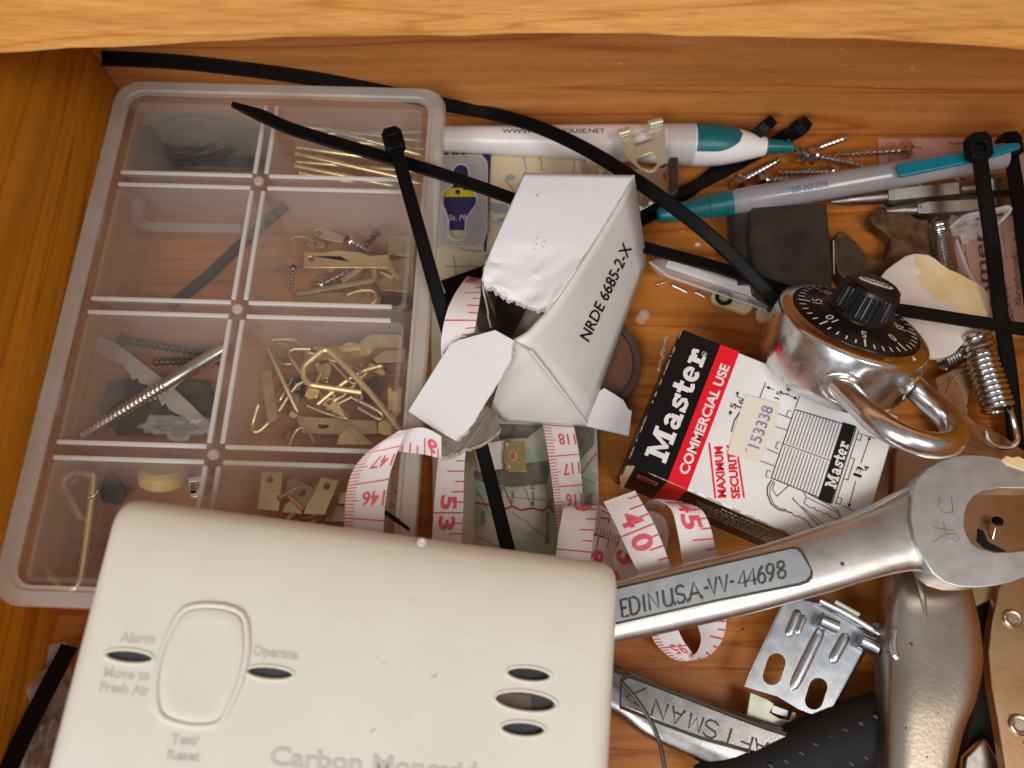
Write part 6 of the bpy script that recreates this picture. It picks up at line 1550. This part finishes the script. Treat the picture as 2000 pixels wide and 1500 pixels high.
# ================================================================== rubber pliers grip
gr = thing('pliers_grip', 'black studded rubber handle grip coming in at the front under the locking pliers', 'pliers handle', at(1640, 1450, .8))
st = [(1360, 1500, 1460, 1640, 1.7, .8), (1430, 1468, 1520, 1600, 1.7, 1.2), (1530, 1425, 1600, 1560, 1.75, 1.3), (1630, 1385, 1690, 1530, 1.8, 1.3), (1740, 1345, 1790, 1500, 1.7, 1.2), (1830, 1310, 1870, 1460, 1.5, 1.0)]
part('sleeve', bar_loft(st, 1.2, 24, 2.2), M_['grip'], gr, smooth=60)
for u, v in ((1709, 1398), (1680, 1411), (1650, 1425), (1622, 1438), (1592, 1453), (1564, 1469), (1534, 1485), (1725, 1424), (1701, 1440), (1671, 1454), (1643, 1468), (1612, 1484), (1718, 1464), (1690, 1478), (1662, 1490), (1504, 1494)):
    part('stud', MB().tube([at(u - 4, v - 2, 1.71), at(u + 4, v + 3, 1.70)], [.05, .075], 8), M_['bump'], gr, smooth=60)

# ================================================================== locking pliers: channel handle and side plates
lp_ = thing('locking_pliers', 'worn plated locking pliers with a riveted tan side plate, under the wrench head', 'pliers', at(1850, 1300, .2))
st = [(1752, 1095, 1900, 1095, 2.0, .9), (1748, 1130, 1906, 1130, 2.15, 1.1), (1742, 1180, 1920, 1180, 2.25, 1.3), (1740, 1240, 1932, 1240, 2.3, 1.4), (1742, 1300, 1936, 1300, 2.35, 1.5), (1740, 1370, 1922, 1370, 2.4, 1.5), (1738, 1430, 1898, 1430, 2.4, 1.5), (1736, 1520, 1876, 1520, 2.4, 1.5), (1734, 1620, 1860, 1620, 2.4, 1.5)]
part('channel_handle', bar_loft(st, 1.4, 40, 3.8), M_['rusty'], lp_, smooth=60)
part('rolled_lip', MB().tube(cat_rom(px([(1748, 1230), (1744, 1250), (1746, 1275), (1752, 1285)], 2.2), 5), .1, 10), M_['steelring'], lp_)
part('handle_bead', MB().tube(cat_rom(px([(1790, 1120), (1800, 1160), (1808, 1220), (1812, 1300), (1806, 1400), (1800, 1520)], 2.22), 5), .10, 10, flat=.6), M_['steelring'], lp_)
o = [(1990, 1080), (1950, 1150), (1938, 1210), (1930, 1270), (1936, 1340), (1950, 1420), (1962, 1500), (1975, 1620), (2120, 1620), (2120, 1080)]
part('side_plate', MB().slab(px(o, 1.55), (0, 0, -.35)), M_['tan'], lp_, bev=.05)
o = [(1748, 880), (1800, 868), (1870, 880), (1960, 900), (2060, 880), (2060, 1190), (1960, 1160), (1900, 1190), (1780, 1130), (1740, 1060)]
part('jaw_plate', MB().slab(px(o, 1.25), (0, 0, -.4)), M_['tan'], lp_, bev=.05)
o = [(1825, 738), (1860, 722), (1890, 712), (1915, 708), (1930, 716), (1928, 728), (1918, 732), (1912, 740), (1906, 744), (1902, 754), (1896, 760), (1897, 768), (1892, 776), (1893, 784), (1889, 792), (1892, 800), (1890, 808), (1898, 818), (1912, 828), (1960, 850), (2000, 880), (2000, 920), (1900, 905), (1870, 880), (1850, 830), (1838, 790)]
part('gap_shade', MB().slab(px([(1890, 1150), (1975, 1150), (1965, 1300), (1985, 1500), (1990, 1620), (1850, 1620), (1900, 1400)], .55), (0, 0, -.3)), M_['gapshade'], lp_)  # dark sheet added as the shade between handle and side plate
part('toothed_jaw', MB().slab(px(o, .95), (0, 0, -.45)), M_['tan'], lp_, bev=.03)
part('jaw_groove', MB().tube(cat_rom(px([(1848, 772), (1856, 750), (1872, 730), (1890, 718)], .96), 5), .035, 6), M_['rusty'], lp_)
for u, v, r_ in ((1976, 1209, .26), (1990, 1416, .28)):
    part('rivet', MB().lathe([(0, r_), (.07, r_), (.10, r_ * .85), (.09, r_ * .6), (.05, r_ * .5), (.05, .0003)], frame(at(u, v, 1.55), NZ, (0, 1, 0)), 28), M_['rusty'], lp_)
mb = MB().slab(px([(1885, 1480), (1925, 1440), (1960, 1500), (1960, 1620), (1870, 1620)], 1.0), (0, 0, -.3)); part('release_lever', mb, M_['steelring'], lp_, bev=.08)
mb = MB().slab(px(jag([V((1958, 898, 0)), V((1975, 890, 0)), V((2000, 898, 0)), V((2030, 905, 0))], 2, 3, 5) + [V((2030, 930, 0)), V((1990, 918, 0)), V((1965, 910, 0))], 3.95) if False else px([(1957, 897), (1966, 889), (1978, 893), (1990, 890), (2012, 902), (2030, 905), (2030, 930), (1990, 915), (1968, 908)], 3.93), (0, 0, -.12))
solo('glue_blob', mb, M_['stain'], 'rough amber glue crust on the upper edge of the wrench jaw', 'glue', bev=.03)
pn_ = thing('push_pin', 'small black headed pin lying inside the wrench jaw opening', 'pin', at(1950, 1040, 1.3))
part('pin_head', MB().lathe([(0, .0003), (.02, .14), (.08, .17), (.16, .14), (.2, .0003)], frame(at(1946, 1022, 1.5), (.1, .6, .8), (1, 0, 0)), 18), M_['black'], pn_)
part('pin_shaft', MB().tube([at(1944, 1030, 1.5), at(1939, 1052, 1.32)], .035, 8), M_['spring'], pn_)
mb = MB().slab(px([(1912, 1032), (1922, 1038), (1930, 1058), (1965, 1076), (1960, 1082), (1925, 1072), (1910, 1058)], 1.3), (0, 0, -.03)); solo('dark_scrap', mb, M_['ink'], 'dark greasy scrap below the black headed pin in the wrench jaw', 'scrap')
# clear strip with a red end between the printed carton and the pliers
rs = thing('clear_strip', 'clear plastic strip with a red insert standing between the printed carton and the pliers plate', 'plastic strip', at(1745, 930, .5))
part('strip_body', MB().slab(px([(1738, 868), (1762, 862), (1768, 1010), (1736, 1010)], .9), (0, 0, -.8)), M_['clear'], rs, bev=.05)
part('red_insert', MB().slab(px([(1746, 872), (1756, 870), (1757, 922), (1745, 924)], .93), (0, 0, -.5)), M_['redpl'], rs, bev=.03)

# ================================================================== carbon monoxide alarm
al = thing('carbon_monoxide_alarm', 'cream plastic carbon monoxide alarm with an oval test button and three sound slots', 'alarm', at(640, 1300, 5))
A0, A1 = at(222, 957, 7.2), at(1214, 1092, 5.5)
AX_ = (A1 - A0).normalized(); AN = AX_.cross(V((0, -1, 0)).cross(AX_)).normalized() if False else None
yd = V((0, -1, 0)); yd = (yd - AX_ * yd.dot(AX_)).normalized(); AN = yd.cross(AX_).normalized()
if AN.z < 0: AN = -AN
def ap(u, v): return hit(u, v, A0, AN)
AM = Matrix((AX_, yd, AN)).transposed().to_4x4(); AM.translation = A0; AMi = AM.inverted()
def a2(u, v): p = AMi @ ap(u, v); return (p.x, p.y)
c00, c10 = a2(220, 957), a2(1220, 1093); c01, c11 = a2(77, 1500), a2(1201, 1500)
g = 1.75
c01 = (c00[0] + (c01[0] - c00[0]) * g, c00[1] + (c01[1] - c00[1]) * g); c11 = (c10[0] + (c11[0] - c10[0]) * g * (c01[1] - c00[1]) / (g * (c11[1] - c10[1])), c10[1] + (c01[1] - c00[1]))
def quadloop(it, isd, ib, r, z, n=7):
    """inset quad with rounded corners: it top, isd sides, ib bottom"""
    P = [V((*c00, 0)), V((*c10, 0)), V((*c11, 0)), V((*c01, 0))]
    ins = [it, isd, ib, isd]; L = []
    for i in range(4):
        a, b = P[i], P[(i + 1) % 4]; d = (b - a).normalized(); nrm = V((-d.y, d.x, 0))
        cen = (P[0] + P[1] + P[2] + P[3]) / 4
        if nrm.dot(cen - a) < 0: nrm = -nrm
        L.append((a + nrm * ins[i], d))
    C = []
    for i in range(4):
        (p, d), (q, e_) = L[i - 1], L[i]
        den = d.x * e_.y - d.y * e_.x; t_ = ((q.x - p.x) * e_.y - (q.y - p.y) * e_.x) / den; C.append(p + d * t_)
    out = []
    for i in range(4):
        c = C[i]; d1 = (C[i - 1] - c).normalized(); d2 = (C[(i + 1) % 4] - c).normalized()
        s_, e_ = c + d1 * r, c + d2 * r
        for k in range(n + 1):
            t_ = k / n; out.append((s_ * (1 - t_) ** 2 + c * 2 * t_ * (1 - t_) + e_ * t_ ** 2) + V((0, 0, z)))
    return out
def A3(pts): return [AM @ p for p in pts]
rings = []
for z, it, isd, r in ((-2.6, .35, .25, .4), (-2.6, .25, .15, .45), (-1.5, .0, .0, .5), (-.95, .0, .0, .5), (-.62, .06, .02, .5), (-.40, .20, .05, .55), (-.26, .42, .10, .6), (-.14, .8, .18, .65), (-.06, 1.25, .29, .7), (-.015, 1.75, .42, .8), (0, 2.2, .6, .9)):
    rings.append(A3(quadloop(it, isd, isd, r, z)))
mb = MB().loft(rings, caps=False)
mb.f.append(tuple(range(len(rings[0])))[::-1]); mb.m.append(0)
def aell(cu, cv, ru, rv, rot, n=28):
    out = []
    for i in range(n):
        q = 2 * math.pi * i / n; x, y = ru * math.cos(q), rv * math.sin(q); c, s = math.cos(R(rot)), math.sin(R(rot))
        out.append(V((*a2(cu + x * c - y * s, cv + x * s + y * c), 0)))
    return out
holes = [aell(252, 1282, 47, 13.5, 5), aell(527, 1314, 46, 13.5, 5), aell(1033, 1317, 43, 14.5, 6), aell(1027, 1370, 60, 20, 7), aell(1022, 1424, 43, 15, 4)]
btn = [(364, 1194), (375, 1190), (394, 1187), (413, 1187), (435, 1189), (455, 1195), (468, 1203), (475, 1216), (478, 1240), (478, 1272), (472, 1305), (465, 1330), (455, 1355), (441, 1384), (430, 1403), (418, 1410), (398, 1413), (371, 1412), (345, 1406), (325, 1398), (315, 1386), (310, 1360), (310, 1330), (314, 1300), (322, 1270), (336, 1238), (350, 1208)]
bc = (sum(p[0] for p in btn) / len(btn), sum(p[1] for p in btn) / len(btn))
def bscale(k): return [V((*a2(bc[0] + (u - bc[0]) * k, bc[1] + (v - bc[1]) * (1 + (k - 1) * .7)), 0)) for u, v in btn]
holes.append(bscale(1.03))
top = quadloop(2.2, .6, .6, .9, 0)
flat_ = top + [p for h in holes for p in h]
tr = tessellate_polygon([top] + holes); base = len(mb.v)
mb.add([AM @ p for p in flat_], [tuple(t) for t in tr])
# walls of the holes: soft flared lips
b = len(top)
for hi_, h in enumerate(holes):
    k = len(h); dep = -.22 if hi_ < 5 else -.10
    c = sum(h, V((0, 0, 0))) / k
    r1 = [AM @ (p + (c - p) * .03 + V((0, 0, -.03))) for p in h]; r2 = [AM @ (p + (c - p) * .04 + V((0, 0, dep))) for p in h]
    n0 = len(mb.v); mb.v += r1 + r2
    for j in range(k):
        j2 = (j + 1) % k
        mb.f.append((base + b + j, base + b + j2, n0 + j2, n0 + j)); mb.f.append((n0 + j, n0 + j2, n0 + k + j2, n0 + k + j)); mb.m += [0, 0]
    b += k
part('housing', mb, M_['alarm'], al, smooth=32)
for hi_, h in enumerate(holes[:5]):
    c = sum(h, V((0, 0, 0))) / len(h)
    if hi_ < 2:
        part('indicator_window', MB().slab(A3([p + V((0, 0, -.10)) for p in h]), AN * -.05), M_['lens'], al, smooth=0)
    else:
        part('sound_slot', MB().slab(A3([p + V((0, 0, -.20)) for p in h]), AN * -.05), M_['alarm_hole'], al, smooth=0)
    # raised lip around each opening
    part('slot_lip', MB().tube(A3([c + (p - c) * 1.045 + V((0, 0, -.015)) for p in h]), .042, 8, closed=True), M_['alarm'], al, smooth=60)
part('slot_insert', MB().slab([AM @ V((*a2(u, v), -.17)) for u, v in ((975, 1352), (1040, 1358), (1040, 1392), (975, 1385))], AN * -.03), mat('inner_brown', (.12, .07, .05), .5), al, smooth=0)
rings = []
for kk, z in ((.985, -.12), (.985, .02), (.965, .05), (.93, .062), (.7, .05), (.4, .035), (.15, .03)):
    rings.append([AM @ (p + V((0, 0, z))) for p in bscale(kk)])
part('test_button', MB().loft(rings), M_['alarm'], al, smooth=40)
part('button_rim', MB().tube(A3([p + V((0, 0, -.01)) for p in bscale(1.07)]), .08, 8, closed=True), M_['alarm'], al, smooth=60)
sl = A3(quadloop(-.012, -.012, -.012, .75, -1.2)); part('case_seam', MB().tube(sl, .022, 6, closed=True), mat('seam_shadow', (.25, .2, .15), .8), al)
nub = ap(824, 1058)
part('clear_nub', MB().lathe([(-.05, .0003), (-.05, .11), (.02, .11), (.06, .07), (.04, .04), (.04, .0003)], frame(nub - AN * .10, AN, AX_), 18), M_['clearedge'], al)
AF = lambda x, y: AM @ V((x, y, 0))
def at2(f, s_, p, q, h, b=.03): f.text(s_, a2(*p), a2(*q), tuple(V(a2(p[0] + h[0], p[1] + h[1])) - V(a2(*p))), b)
f = Flat()
at2(f, 'Alarm', (232, 1254), (301, 1257), (3, -19)); at2(f, 'Move to', (202, 1322), (292, 1330), (2, -19)); at2(f, 'Fresh Air', (194, 1350), (291, 1359), (2, -18))
at2(f, 'Operate', (493, 1280), (580, 1288), (2, -19)); at2(f, 'Test/', (333, 1452), (388, 1456), (2, -18)); at2(f, 'Reset', (326, 1483), (389, 1487), (2, -18))
at2(f, 'Carbon Monoxide', (526, 1494), (960, 1528), (3, -35), .025); at2(f, 'Alarm', (640, 1560), (800, 1574), (3, -35), .025)
f.make('printed_lettering', M_['alarm_text'], al, AF, AN, .008)
f = Flat(); random.seed(8)
for u, v, l in ((800, 1090, 10), (795, 1170, 14), (910, 1237, 4), (745, 1295, 11), (840, 1325, 20), (720, 1430, 18), (795, 1400, 10), (735, 1285, 6), (1185, 1315, 8), (640, 1135, 4), (565, 1045, 4), (628, 1024, 4)):
    a = random.uniform(-.7, .2); p, q, r_ = a2(u, v), a2(u + l * math.cos(a), v + l * math.sin(a)), a2(u + l * .5, v + l * .3 * math.sin(a) + 1.6)
    f.poly([p, q, r_])
f.make('scuff_marks', mat('faint_scuff', (.50, .42, .33), .6), al, AF, AN, .006)
